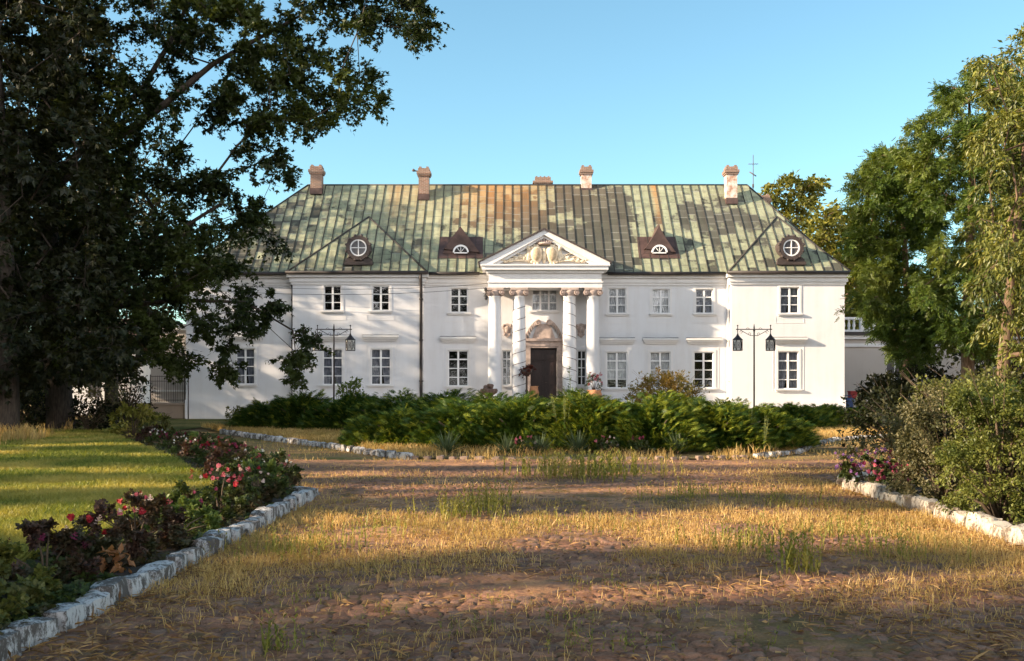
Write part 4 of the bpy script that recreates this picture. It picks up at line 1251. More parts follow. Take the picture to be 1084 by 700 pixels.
# cobbled drive as real relief: domed stones, sandy patches, finer near the camera
ysl = [4.3]
while ysl[-1] < 22.4: ysl.append(ysl[-1] + ysl[-1] ** 2 / (F * EYE) * 0.62)
ys = np.array(ysl); ny = len(ys); nx = 560
ts = np.linspace(0, 1, nx)
xx = (bxl(ys) + 0.46)[:, None] * (1 - ts) + (bxr(ys) + .1)[:, None] * ts; yy = np.repeat(ys[:, None], nx, 1)
CS = 0.125
u, v = xx / CS, yy / CS * 1.05
ui, vi = np.floor(u).astype(int), np.floor(v).astype(int)
jt = np.random.default_rng(21).random((512, 512, 3))
d1 = np.full(xx.shape, 9.0); d2 = np.full(xx.shape, 9.0); cid = np.zeros(xx.shape); cid2 = np.zeros(xx.shape)
for a in (-1, 0, 1):
    for b in (-1, 0, 1):
        q = jt[(ui + a) % 512, (vi + b) % 512]
        dd = np.hypot(ui + a + .1 + .8 * q[..., 0] - u, vi + b + .1 + .8 * q[..., 1] - v)
        nw = dd < d1
        d2 = np.where(nw, d1, np.minimum(d2, dd)); cid = np.where(nw, q[..., 2], cid); cid2 = np.where(nw, q[..., 0], cid2); d1 = np.where(nw, dd, d1)
edge = np.clip((d2 - d1) / 0.45, 0, 1)
dome = np.clip(1 - (1 - edge) ** 2, 0, 1) ** .38
sand = np.clip((fbm(xx, yy, 1.5, 8) - 0.56) * 6 + np.clip((yy - 9) / 6, 0, .8), 0, 1)
hgt = (0.026 + 0.014 * cid2) * dome
fill = 0.009 + 0.020 * sand + 0.007 * fbm(xx, yy, .09, 2)
zz = np.maximum(hgt, fill) + 0.03 * (fbm(xx, yy, 1.4, 1) - .5) + 0.004 * vnoise(xx, yy, .03, 6)
st = (hgt > fill)
stone_c = np.stack([0.15 + .16 * cid, 0.088 + .10 * cid + .02 * (cid2 > .7), 0.062 + .075 * cid + .03 * (cid2 > .8)], -1) * 1.25
soil_c = np.array([0.075, 0.040, 0.020])[None, None] * (0.6 + .8 * fbm(xx, yy, .35, 9))[..., None]
sand_c = np.array([0.47, 0.29, 0.175])[None, None] * (0.65 + .7 * fbm(xx, yy, .4, 10))[..., None]
moss = np.clip((fbm(xx, yy, .8, 12) - .55) * 8, 0, 1)[..., None]
base_c = soil_c * (1 - sand[..., None]) + sand_c * sand[..., None]
base_c = base_c * (1 - .7 * moss) + np.array([.10, .10, .03]) * .7 * moss
cc = np.where(st[..., None], stone_c, base_c) * np.array([.80, .655, .53])
i = (np.arange(ny - 1)[:, None] * nx + np.arange(nx - 1)[None, :]).ravel()
tag(link('driveway', np_mesh('driveway', np.stack([xx, yy, zz], -1).reshape(-1, 3), np.stack([i, i + 1, i + nx + 1, i + nx], 1), 'cobbles', True, cc.reshape(-1, 3))), kind='structure')

# pale gravel added unseen before the house to bounce light onto the facade
sheet('bounce_forecourt', -11.0, 19, 45.8, 54.9, 30, 12, lambda x, y: 0.0 * x + .004, 'bounce_gravel')
# round bed in front of the house
BC, BR = (1.0, 34.2), 11.4
mb = MB()
rings = [(r, .02 + .2 * (1 - (r / BR) ** 2)) for r in (BR, 9, 6, 3, .1)]
BED = [(-13, 42), (-10.6, 37), (-8.6, 33.6), (-6.7, 30.4), (-5.0, 27.8), (-3.6, 25.2), (-2.4, 23.3), (-0.5, 22.75), (3.3, 22.7), (5.6, 23.5), (7.2, 25.4), (8.3, 28.1), (10.1, 31.6), (13, 34.5), (15, 39), (12, 44.5), (0, 45.6), (-9, 45)]
mb.grid([[(BC[0] + (x - BC[0]) * r, BC[1] + (y - BC[1]) * r, z) for x, y in BED] for r, z in ((1, .02), (.92, .07), (.6, .12), (.25, .16), (.01, .16))], 'bed_ground', True, True)
tag(mb.build('planting_bed'), kind='structure')

# ------------------------------------------------------------------ kerb stones
def rock(lx, ly, lz, seed, mat, n=5, amp=.10):
    gg = np.random.default_rng(seed)
    Vs = []; Fs = []
    k = 0
    L = np.linspace(-1, 1, n)
    a, b = np.meshgrid(L, L)
    for ax in range(3):
        for s in (-1, 1):
            p = np.zeros((n, n, 3)); p[..., ax] = s; p[..., (ax + 1) % 3] = a; p[..., (ax + 2) % 3] = b
            Vs.append(p.reshape(-1, 3))
            i = (np.arange(n - 1)[:, None] * n + np.arange(n - 1)[None, :]).ravel() + k
            q = np.stack([i, i + 1, i + n + 1, i + n], 1)
            Fs.append(q if s > 0 else q[:, ::-1]); k += n * n
    V = np.concatenate(Vs); Fq = np.concatenate(Fs)
    r = np.linalg.norm(V, axis=1, keepdims=True)
    V = V * (1 - .22 * np.clip(r - 1.15, 0, 1))
    o = gg.uniform(0, 50)
    dn = lambda ph: np.sin(V[:, 0] * 2.9 + ph + V[:, 1] * 1.7) * np.sin(V[:, 1] * 3.3 + ph * 1.7 + V[:, 2] * 2.1) + .5 * np.sin(V[:, 2] * 5 + V[:, 0] * 6.1 + ph)
    V = V + amp * np.stack([dn(o), dn(o + 9), dn(o + 21)], 1) * gg.uniform(.6, 1.2)
    V = V * np.array([lx, ly, lz]) / 2
    V[:, 2] += lz / 2 - .03
    me = np_mesh('kerb_stone', V, Fq, mat, True)
    return me
ROCKS = [rock(.44, .17, .215, s, 'kerb_whitewash') for s in range(6)]
ROCKS_W = [rock(.46, .22, .22, s + 20, 'kerb_worn', amp=.14) for s in range(5)]
ROCKS_S = [rock(.34, .2, .16, s + 40, 'kerb_whitewash', 4, .14) for s in range(4)]
ROCKS_B = [rock(.3, .2, .13, s + 60, 'kerb_bare', 4, .15) for s in range(4)]
def kerb_run(pts, meshes, L, label, group, sc=1.0, gap=.035):
    P = np.array(pts, float)
    seg = np.concatenate([[0], np.cumsum(np.linalg.norm(np.diff(P, axis=0), axis=1))])
    s = L / 2; k = 0
    while s < seg[-1]:
        ln = L * g.uniform(.75, 1.2)
        x, y = np.interp(s, seg, P[:, 0]), np.interp(s, seg, P[:, 1])
        x2, y2 = np.interp(s + .1, seg, P[:, 0]), np.interp(s + .1, seg, P[:, 1])
        o = link('kerb_stone', meshes[k % len(meshes)], None, (x + g.normal(0, .012), y, 0.0))
        o.rotation_euler = (g.normal(0, .07), g.normal(0, .05), math.atan2(y2 - y, x2 - x) + g.normal(0, .09) + (math.pi if g.random() < .5 else 0))
        o.scale = (ln / .44 * sc, g.uniform(.85, 1.1) * sc, g.uniform(.82, 1.16) * sc)
        tag(o, label, 'kerb stone', group)
        s += ln + gap; k += 1
yy_ = np.linspace(4.6, 14.2, 40)
kerb_run([(-3.02 + .13 * min(1, (y - 4.6) / 5) - .0 * y, y) for y in yy_] + [(-2.92, 14.6), (-3.08, 14.95), (-3.4, 15.15)], ROCKS, .44, 'flaking whitewashed kerb stone edging the left rose border', 'whitewashed kerb stones of the left border')
yy_ = np.linspace(6.0, 16.0, 40)
kerb_run([(float(bxr(y)) + .12, y) for y in yy_] + [(5.45, 16.6), (5.8, 17.05), (6.3, 17.5)], ROCKS_W, .46, 'worn whitish kerb stone edging the shrub bed on the right', 'worn kerb stones of the right bed')
def arcpts(a0, a1, n=60): return [(BC[0] + BR * math.cos(R(a0 + (a1 - a0) * i / n)), BC[1] + BR * math.sin(R(a0 + (a1 - a0) * i / n))) for i in range(n + 1)]
kerb_run(BED[1:7], ROCKS_S, .34, 'small whitewashed stone in the curved edging left of the junipers', 'whitewashed stones round the left of the bed', 1.0)
kerb_run(BED[6:10], ROCKS_B, .30, 'small bare reddish stone edging the round bed below the junipers', 'bare stones along the front of the bed', .8)
kerb_run(BED[9:14], ROCKS_S, .34, 'small greyish edging stone on the right side of the round bed', 'edging stones round the right of the bed', .75)

# ------------------------------------------------------------------ grass, weeds and straw
def blades(P, h, w, lean, gg, az=None, wt=.25):
    """each blade: two quads bending over"""
    n = len(P)
    a = gg.uniform(0, 2 * np.pi, n); ld = np.stack([np.cos(a), np.sin(a)], 1) * (lean * gg.uniform(.2, 1.3, n))[:, None]
    b = gg.uniform(0, np.pi, n) if az is None else az
    s = np.stack([np.cos(b), np.sin(b)], 1) * (w / 2)[:, None]
    z0 = P[:, 2]
    V = np.zeros((n, 6, 3))
    m = P[:, :2] + ld * .35 * h[:, None]; t = P[:, :2] + ld * h[:, None]
    V[:, 0, :2] = P[:, :2] - s; V[:, 1, :2] = P[:, :2] + s; V[:, 0, 2] = V[:, 1, 2] = z0
    V[:, 2, :2] = m - s * .8; V[:, 3, :2] = m + s * .8; V[:, 2, 2] = V[:, 3, 2] = z0 + h * .6
    V[:, 4, :2] = t - s * wt; V[:, 5, :2] = t + s * wt; V[:, 4, 2] = V[:, 5, 2] = z0 + h * np.clip(1 - .25 * lean, .1, 1)
    b0 = np.arange(n)[:, None] * 6
    Fq = np.concatenate([b0 + np.array([0, 1, 3, 2]), b0 + np.array([2, 3, 5, 4])], 0)
    return V.reshape(-1, 3), Fq
def join(parts):
    V = []; Fq = []; k = 0
    for a, b in parts: V.append(a); Fq.append(b + k); k += len(a)
    return np.concatenate(V), np.concatenate(Fq)
def ysample(n, y0, y1, p=1.6):
    u = g.random(n); q = 1 - p
    return (y0 ** q + u * (y1 ** q - y0 ** q)) ** (1 / q)
# lawn blades
n = 230000
y = ysample(n, 7.2, 36, 1.5); xl_ = np.where(y < 34, bxl(y) - .7, -12.9); x = xl_ - g.random(n) * (np.minimum(20, y * .56 + 1 + xl_).clip(1, 30))
keep = (fbm(x, y, 1.1, 3) > .28) | (g.random(n) < .5)
x, y = x[keep], y[keep]; n = len(x)
h = (.05 + .09 * g.random(n)) * (0.7 + .8 * fbm(x, y, .8, 7)); w = .0035 + .0006 * y
tag(link('lawn_grass', np_mesh('lawn_grass', *blades(np.stack([x, y, np.full(n, .09)], 1), h, w, np.full(n, .6), g), 'lawn_blade')), 'short uneven lawn grass on the left', 'grass', None, 'stuff')
# tall dry grass along the back of the lawn and round the bed
parts = []
n = 9000
y = g.uniform(26, 37, n); x = np.interp(y, [26, 37], [-12.5, -16]) - g.random(n) * 10
k = fbm(x, y, 1.8, 4) > .5; x, y = x[k], y[k]; n = len(x)
parts.append(blades(np.stack([x, y, np.full(n, .05)], 1), g.uniform(.25, .6, n), np.full(n, .022), np.full(n, .35), g))
n = 30000
P_ = np.array(BED + BED[:1], float); sg = np.concatenate([[0], np.cumsum(np.linalg.norm(np.diff(P_, axis=0), axis=1))]); t_ = g.uniform(0, sg[14], n); q_ = np.abs(g.normal(0, .09, n)) + .005
x = np.interp(t_, sg, P_[:, 0]); y = np.interp(t_, sg, P_[:, 1]); x = BC[0] + (x - BC[0]) * (1 - q_); y = BC[1] + (y - BC[1]) * (1 - q_)
k = fbm(x, y, .7, 9) > .47; x, y = x[k], y[k]; n = len(x)
parts.append(blades(np.stack([x, y, np.full(n, .03)], 1), g.uniform(.04, 1, n) ** 1.8 * .36 * (.3 + fbm(x, y, .6, 31)), np.full(n, .014), np.full(n, .5), g))
n = 26000
y = g.uniform(24.5, 40, n); x = np.interp(y, [23.3, 25.2, 30.4, 37, 42], [-2.2, -3.4, -6.5, -10.4, -12.8]) + g.random(n) ** 1.3 * 5.5
k = fbm(x, y, 1.0, 33) > .36; x, y = x[k], y[k]; n = len(x)
parts.append(blades(np.stack([x, y, np.full(n, .06)], 1), g.uniform(.08, .25, n), np.full(n, .018), np.full(n, .6), g))
n = 14000
y = g.uniform(25.4, 38, n); x = np.interp(y, [25.4, 28.1, 31.6, 34.5, 38], [7.0, 8.1, 9.9, 12.8, 14.5]) - g.random(n) * 4.5
parts.append(blades(np.stack([x, y, np.full(n, .06)], 1), g.uniform(.1, .3, n), np.full(n, .018), np.full(n, .6), g))
tag(link('tall_dry_grass', np_mesh('tall_dry_grass', *join(parts), 'straw')), 'tall dry grass round the planting bed and behind the lawn', 'grass', None, 'stuff')
# drive: straw tufts, denser in a belt across the middle and by the kerbs
def drive_density(x, y):
    belt = np.exp(-((y - 11.2) / 2.4) ** 2) * 1.25
    kerb = np.exp(-((x - bxl(y) - .5) / .9) ** 2) * .45 + np.exp(-((bxr(y) - x) / 1.5) ** 2) * .8
    far = np.clip((y - 15.5) / 3, 0, 1) * .34
    d = .05 + belt + kerb * np.clip((y - 6) / 3, .25, 1) + far
    d *= np.clip((fbm(x, y, 1.0, 14) - .30) * 3.2, 0, 1.3)
    gap = np.exp(-((y - 8.4) / 1.3) ** 2) * np.exp(-((x - .6) / 2.6) ** 2)
    return np.clip(d * (1 - .75 * gap), 0, 1)
n = 520000
y = ysample(n, 5.0, 32, 1.7); x = (bxl(y) + .5) + g.random(n) * (bxr(y) - bxl(y) - .45)
k = (g.random(n) < drive_density(x, y) ** 1.2) & ((y < 22.6) | (x < np.interp(y, [22.6, 25.2, 30.4, 33], [-2.5, -3.8, -6.9, -8.6])) | (x > np.interp(y, [22.6, 25.4, 28.1, 31.6], [4, 7.4, 8.5, 10.3])))
x, y = x[k], y[k]; n = len(x)
clump = fbm(x, y, .5, 16)
h = (.015 + .12 * g.random(n) ** 2.6 * (.3 + 1.3 * clump)); w = .0022 + .00040 * y
tag(link('dry_grass', np_mesh('dry_grass', *blades(np.stack([x, y, np.full(n, .015)], 1), h, w, .3 + 1.6 * g.random(n) ** 1.5, g), 'straw')), 'dry straw-coloured grass growing between the cobbles of the drive', 'grass', None, 'stuff')
# lying straw and leaf litter
n = 60000
y = ysample(n, 5.0, 20, 1.8); x = (bxl(y) + .5) + g.random(n) * (bxr(y) - bxl(y) - .45)
k = (g.random(n) < np.clip((fbm(x, y, .7, 18) - .38) * 3, 0.05, 1) * (.10 + .15 * (y > 8.5) + np.exp(-((bxr(y) - x) / 2.2) ** 2) + .6 * np.exp(-((x - bxl(y) - .5) / .8) ** 2))); x, y = x[k], y[k]; n = len(x)
P = np.stack([x, y, np.full(n, .035) + .03 * g.random(n)], 1)
dd = np.stack([g.normal(size=n), g.normal(size=n), g.normal(0, .18, n)], 1); nn = np.stack([g.normal(0, .4, n), g.normal(0, .4, n), np.ones(n)], 1)
V = place(np.array([kite(.06)]), P, dd, nn, .05 + .1 * g.random(n))
n2 = 3000
y = ysample(n2, 5, 18, 1.6); x = bxl(y) + .4 + g.random(n2) * (bxr(y) - bxl(y) - .3)
V2 = place(T_KITE, np.stack([x, y, np.full(n2, .045)], 1), np.stack([g.normal(size=n2), g.normal(size=n2), g.normal(0, .2, n2)], 1), np.stack([g.normal(0, .5, n2), g.normal(0, .5, n2), np.ones(n2)], 1), g.uniform(.03, .07, n2))
V = np.concatenate([V, V2])
tag(link('straw_litter', np_mesh('straw_litter', V, quads(V), 'litter')), 'loose straw and fallen leaves strewn over the drive', 'litter', None, 'stuff')
# upright green weeds in tufts
parts = []
spots = []
def wspot(px, py, n, hh, spread): Y = GY(py); spots.append((X(px, Y), Y, n, hh, spread))
for a in ((497, 548, 60, .30, .45), (520, 540, 30, .36, .3), (470, 552, 40, .24, .4), (400, 570, 50, .22, .6), (300, 590, 70, .18, .7), (345, 585, 60, .2, .5), (590, 508, 40, .4, .5), (620, 508, 45, .42, .5), (655, 506, 45, .42, .5), (560, 506, 30, .36, .5), (690, 505, 30, .3, .6), (640, 512, 30, .3, .6), (840, 612, 16, .34, .12), (855, 610, 14, .30, .1), (775, 580, 60, .22, .7), (880, 570, 70, .2, .8), (930, 590, 60, .2, .6), (290, 694, 22, .2, .10), (820, 590, 40, .22, .5), (720, 530, 60, .22, .9), (760, 528, 50, .22, .8), (650, 560, 60, .16, .9), (560, 560, 50, .18, .7), (860, 540, 60, .2, .8), (960, 590, 40, .2, .5), (980, 530, 1, .2, .2), (590, 660, 24, .09, .3), (500, 670, 20, .08, .25), (610, 690, 24, .12, .3), (400, 655, 20, .08, .25), (700, 655, 26, .09, .35), (330, 640, 24, .10, .3), (800, 680, 24, .10, .35), (520, 640, 16, .08, .2), (360, 690, 20, .1, .3), (680, 690, 26, .1, .3), (440, 610, 24, .1, .4), (640, 625, 24, .1, .4)): wspot(*a)
V = []
for (sx, sy, n, hh, sp) in spots:
    for _ in range(n):
        x, y = sx + g.normal(0, sp * .5), sy + g.normal(0, sp * .5)
        if y < 4.6: continue
        h = hh * g.uniform(.45, 1.15); m = max(4, int(h / .028)); 
        lean = g.normal(0, .12, 2)
        t = np.linspace(.1, 1, m)
        P = np.stack([x + lean[0] * t * h, y + lean[1] * t * h, .02 + t * h], 1)
        a = np.arange(m) * 2.4 + g.uniform(0, 6)
        d = np.stack([np.cos(a), np.sin(a), np.full(m, 1.0)], 1)
        V.append(place(T_NARROW, P, d, np.stack([-np.cos(a), -np.sin(a), np.ones(m)], 1), np.full(m, .018 + .14 * h) * g.uniform(.7, 1.2, m)))
        V.append(place(np.array([kite(.035)]), np.array([[x, y, 0.0]]), np.array([[lean[0], lean[1], 1.0]]), np.array([[g.normal(), g.normal(), 0]]), np.array([h * 1.02])))
V = np.concatenate(V)
tag(link('weeds', np_mesh('weeds', V, quads(V), 'weed')), 'upright yellow-green weeds sprouting in tufts from the cobbled drive', 'weeds', None, 'stuff')

# ------------------------------------------------------------------ street lamps
def make_lamp(name, loc, label, group):
    root = empty(name, loc, 0, label, 'lamp', group)
    m = 'iron_black'
    p = MB(); p.lathe([(.12, 0), (.12, .1), (.07, .18), (.05, .5), (.038, .6)], (0, 0, 0), m, 12)
    p.tube([(0, 0, .55), (0, 0, 4.36), (0, 0, 4.50)], [.038, .032, .008], m, 10); p.ball((0, 0, 4.2), .055, m, 10, 6); p.build('pole', root)
    b = MB(); b.box(-.80, .80, -.02, .02, 4.235, 4.275, m)
    for s in (-1, 1):
        b.tube([(s * .04, 0, 3.98), (s * .14, 0, 3.97), (s * .32, 0, 4.06), (s * .52, 0, 4.17), (s * .60, 0, 4.22)], .014, m, 6)
        b.tube([(s * (.58 + .055 * math.cos(t)), 0, 4.14 + .055 * math.sin(t)) for t in np.linspace(0, 5, 10)], .010, m, 5)
        b.tube([(s * (.20 + .05 * math.cos(t)), 0, 4.05 + .05 * math.sin(t)) for t in np.linspace(0, 5, 10)], .010, m, 5)
        b.tube([(s * .2, 0, 4.275), (s * .28, 0, 4.33), (s * .36, 0, 4.275)], .009, m, 5)
    b.build('crossbar', root)
    for s in (-1, 1):
        x = s * .73
        f = MB()
        f.tube([(x, 0, 4.40), (x, 0, 3.98)], .018, m, 6); f.ball((x, 0, 4.42), .035, m, 8, 6); f.ball((x, 0, 4.03), .04, m, 8, 6)
        f.lathe([(.03, 4.02), (.10, 3.93), (.225, 3.80), (.235, 3.775), (.21, 3.77)], (x, 0, 0), m, 6, False)
        f.lathe([(.20, 3.30), (.215, 3.30), (.215, 3.335), (.20, 3.335)], (x, 0, 0), m, 6, False)
        for j in range(6):
            a0, a1 = 2 * math.pi * j / 6, 2 * math.pi * (j + 1) / 6
            A = [Vector((x + .205 * math.cos(a), .205 * math.sin(a), 0)) for a in (a0, a1)]
            f.tube([A[0] + Vector((0, 0, 3.31)), A[0] + Vector((0, 0, 3.79))], .013, m, 5)
            for q in ((0, 0, .5, .5), (1, 0, .5, .5), (0, 1, .5, .5), (1, 1, .5, .5)):
                s0 = A[0].lerp(A[1], q[0]) + Vector((0, 0, 3.32 + .46 * q[1])); s1 = A[0].lerp(A[1], q[2]) + Vector((0, 0, 3.32 + .46 * q[3]))
                f.tube([s0, s1], .007, m, 4)
            c = A[0].lerp(A[1], .5)
            f.tube([c + (A[1] - A[0]) * (.22 * math.cos(t)) + Vector((0, 0, 3.55 + .13 * math.sin(t))) for t in np.linspace(0, 6.28, 11)], .007, m, 4)
        lo = f.build('lantern', root)
        gl = MB(); gl.lathe([(.185, 3.33), (.185, 3.775)], (x, 0, 0), 'lamp_glass', 6, False, True); gl.build('glass', lo)
    return root
m_, n_, l_, b_ = new_mat('lamp_glass'); b_.inputs['Base Color'].default_value = (.62, .60, .56, 1); b_.inputs['Roughness'].default_value = .25; MATS['lamp_glass'] = m_
YL = 45.0
make_lamp('street_lamp', (X(353.5, YL), YL, 0), 'black iron lamp with two hanging lanterns, partly behind oak leaves on the left', 'twin-lantern lamps before the house')
make_lamp('street_lamp', (X(798.3, YL), YL, 0), 'black iron lamp with two hanging lanterns before the sunlit right wing', 'twin-lantern lamps before the house')

# ------------------------------------------------------------------ junipers
def juniper(loc, rx, ry, h, label, seed, n=1300, tip=.30):
    n = int(n * 4.8)
    gg = np.random.default_rng(seed)
    root = empty('juniper_shrub', loc, 0, label, 'shrub', 'spreading junipers of the round bed')
    d = gg.normal(size=(n, 3)); d[:, 2] = np.abs(d[:, 2]) * 1.0 + .03; d = unit(d)
    lump = 1 + .34 * (fbm(d[:, 0] * 2 + seed, d[:, 1] * 2, .55, seed) - .5) * 2
    rr = gg.uniform(.55, 1.0, n) ** .6 * lump
    P = d * rr[:, None] * np.array([rx, ry, h])
    a = np.arctan2(P[:, 1], P[:, 0]) + gg.normal(0, .32, n)
    el = R(20) + gg.normal(0, .22, n)
    D = np.stack([np.cos(a) * np.cos(el), np.sin(a) * np.cos(el), np.sin(el) + .25], 1)
    N = np.stack([-np.cos(a) * .5, -np.sin(a) * .5, np.ones(n)], 1) + gg.normal(0, .6, (n, 3))
    S = gg.uniform(.18, .36, n)
    P = P - unit(D) * S[:, None] * .5
    P[:, 2] = np.maximum(P[:, 2], .03)
    V = place(T_SPRAY, P, D, N, S)
    nq = len(T_SPRAY)
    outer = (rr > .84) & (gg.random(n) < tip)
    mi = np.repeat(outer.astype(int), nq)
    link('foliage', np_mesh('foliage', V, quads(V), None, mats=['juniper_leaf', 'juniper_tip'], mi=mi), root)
    s = MB()
    for k in range(9):
        aa = 2 * math.pi * k / 9; s.tube([(0, 0, 0), (.4 * rx * math.cos(aa), .4 * ry * math.sin(aa), .4 * h), (.75 * rx * math.cos(aa), .75 * ry * math.sin(aa), .62 * h)], [.05, .03, .012], 'stem_brown', 5)
    s.build('stem', root)
    return root
JUN = [
 (428, 27.2, 1.6, 1.3, 1.0, 'bright-tipped spreading juniper at the left end of the front row'),
 (492, 26.3, 1.6, 1.4, 1.22, 'dark spreading juniper second from the left in the front row'),
 (556, 25.9, 1.7, 1.4, 1.36, 'spreading juniper in the front row left of the tall leafy stems'),
 (622, 25.6, 1.7, 1.4, 1.34, 'spreading juniper in the front row below the terracotta pot of pink flowers'),
 (690, 25.3, 1.7, 1.4, 1.36, 'spreading juniper in the front row below the bronze barberry'),
 (752, 25.7, 1.7, 1.4, 1.22, 'yellow-green spreading juniper second from the right in the front row'),
 (806, 26.6, 1.3, 1.4, 1.0, 'spreading juniper at the right end of the front row'),
 (520, 29.5, 2.0, 1.6, 1.45, 'second-row juniper rising behind the dark left half of the front row'),
 (610, 29.2, 2.0, 1.6, 1.46, 'second-row juniper rising before the portico'),
 (700, 29.0, 2.0, 1.6, 1.42, 'second-row juniper at the foot of the bronze barberry'),
 (775, 29.8, 1.8, 1.5, 1.25, 'second-row juniper below the right lamp post'),
 (284, 38.2, 1.5, 1.3, 1.10, 'low dark juniper at the far left end, below the arched cellar window'),
 (322, 37.6, 1.7, 1.4, 1.40, 'dark juniper on the left, below the ground-floor windows near the dark downpipe'),
 (372, 36.6, 1.9, 1.5, 1.42, 'dark juniper at the foot of the left lamp post'),
 (425, 35.0, 1.9, 1.5, 1.42, 'juniper on the left, just before the second dark downpipe'),
 (470, 33.0, 1.9, 1.5, 1.45, 'juniper between the left group and the front row'),
 (836, 37.0, 1.5, 1.3, 1.05, 'sunlit juniper behind the right end of the front row'),
 (870, 39.0, 1.5, 1.3, .98, 'low sunlit juniper before the right wing of the house'),
 (908, 40.5, 1.3, 1.2, .84, 'low juniper farthest right, by the corner of the house'),
]
for k, (px, Y, rx, ry, h, lb) in enumerate(JUN):
    juniper((X(px, Y), Y, .08), rx, ry, h * .93, lb, k + 1, int(900 + 300 * rx), .18 + .3 * ((px > 580) or k == 0))  # more bright tips on the right half: sunlight put into the colour

# ------------------------------------------------------------------ broad-leaved shrubs and flowers
def shrub(name, loc, rx, ry, h, T, leaf, size, n, label, seed, cat='shrub', group=None, stems=8, droop=.2, shape=1.0, stem_mat='stem_brown', bare=0):
    """leaves on many small twigs round a branching set of stems, leaf masses with gaps between"""
    gg = np.random.default_rng(seed)
    root = empty(name, loc, 0, label, cat, group)
    nc = max(6, int((26 if h > 1.2 and rx < 1.0 else 14) * (rx + ry) * h / .8)) if max(rx, ry, h) > .5 else 10
    d = unit(gg.normal(size=(nc, 3))); d[:, 2] = gg.uniform(-1.0, 1, nc)
    wid = np.where(d[:, 2] < 0, 1, np.sqrt(np.clip(1 - d[:, 2] ** 2 * shape, .08, 1)))
    q = gg.uniform(.45, 1, nc)
    dh = unit(d[:, :2])
    cl = np.stack([dh[:, 0] * rx * wid * q * .82, dh[:, 1] * ry * wid * q * .82, h * (.5 + .40 * d[:, 2]), np.full(nc, .30 * (rx * ry * h) ** (1 / 3)) * gg.uniform(.7, 1.3, nc)], 1)
    V = puff_leaves(cl, gg, max(6, n // nc), size, T, 6, droop, .9, (0, 0, h * .3))
    V[:, 2] = np.maximum(V[:, 2], .01)
    link('foliage', np_mesh('foliage', V, quads(V), leaf), root)
    s = MB()
    pick = gg.permutation(nc)[:max(stems, nc // 2)]
    for i in pick:
        c = cl[i, :3]; s.tube([(c[0] * .12, c[1] * .12, 0), tuple(c * np.array([.45, .45, .6])), tuple(c)], [.006 + .018 * h, .004 + .010 * h, .003], stem_mat, 5)
    for k in range(bare):
        a = gg.uniform(0, 6.28); s.tube([(0, 0, h * .3), (rx * .5 * math.cos(a), ry * .5 * math.sin(a), h * .8), (rx * .9 * math.cos(a), ry * .9 * math.sin(a), h * gg.uniform(.95, 1.12))], [.008, .005, .002], stem_mat, 4)
    s.build('stem', root)
    return root, cl

# flower heads: a cupped rosette of petals
def rosette(name, r, mat, seed, flat=.7):
    gg = np.random.default_rng(seed); Vs = []
    for ring, (m, tilt, L) in enumerate(((6, .25, 1.0), (5, .65, .85), (4, 1.1, .65))):
        a = np.arange(m) * 2 * np.pi / m + ring * .5 + gg.normal(0, .12, m)
        d = np.stack([np.cos(a) * math.cos(tilt), np.sin(a) * math.cos(tilt), np.full(m, math.sin(tilt) * flat)], 1)
        nn = np.stack([-np.cos(a) * math.sin(tilt), -np.sin(a) * math.sin(tilt), np.full(m, math.cos(tilt))], 1)
        Vs.append(place(np.array([kite(.42, 1, fold=-.16, at=.6)]), np.zeros((m, 3)) + np.array([0, 0, .02 * ring]), d, nn, np.full(m, r * L)))
    V = np.concatenate(Vs)
    return np_mesh('flower', V, quads(V), mat)
FL = {k: rosette('flower', r, m, i) for i, (k, r, m) in enumerate((('red', .048, 'petal_red'), ('pink', .042, 'petal_pink'), ('pale', .038, 'petal_pale'), ('white', .038, 'petal_white'), ('magenta', .040, 'petal_magenta'), ('purple', .036, 'petal_purple')))}
def flowers(root, rx, ry, h, kinds, n, gg, top=.75, sc=1.0):
    for k in range(n):
        a = gg.uniform(0, 6.28); q = math.sqrt(gg.random()); z = h * (gg.uniform(top, 1.08) - .18 * q)
        o = link('flower', FL[kinds[int(gg.integers(len(kinds)))]], root, (rx * q * math.cos(a), ry * q * math.sin(a), z))
        o.rotation_euler = (gg.normal(0, .6) + .3, gg.normal(0, .6), gg.uniform(0, 6)); s = .72 * sc * gg.uniform(.7, 1.25); o.scale = (s, s, s)

gg = np.random.default_rng(77)
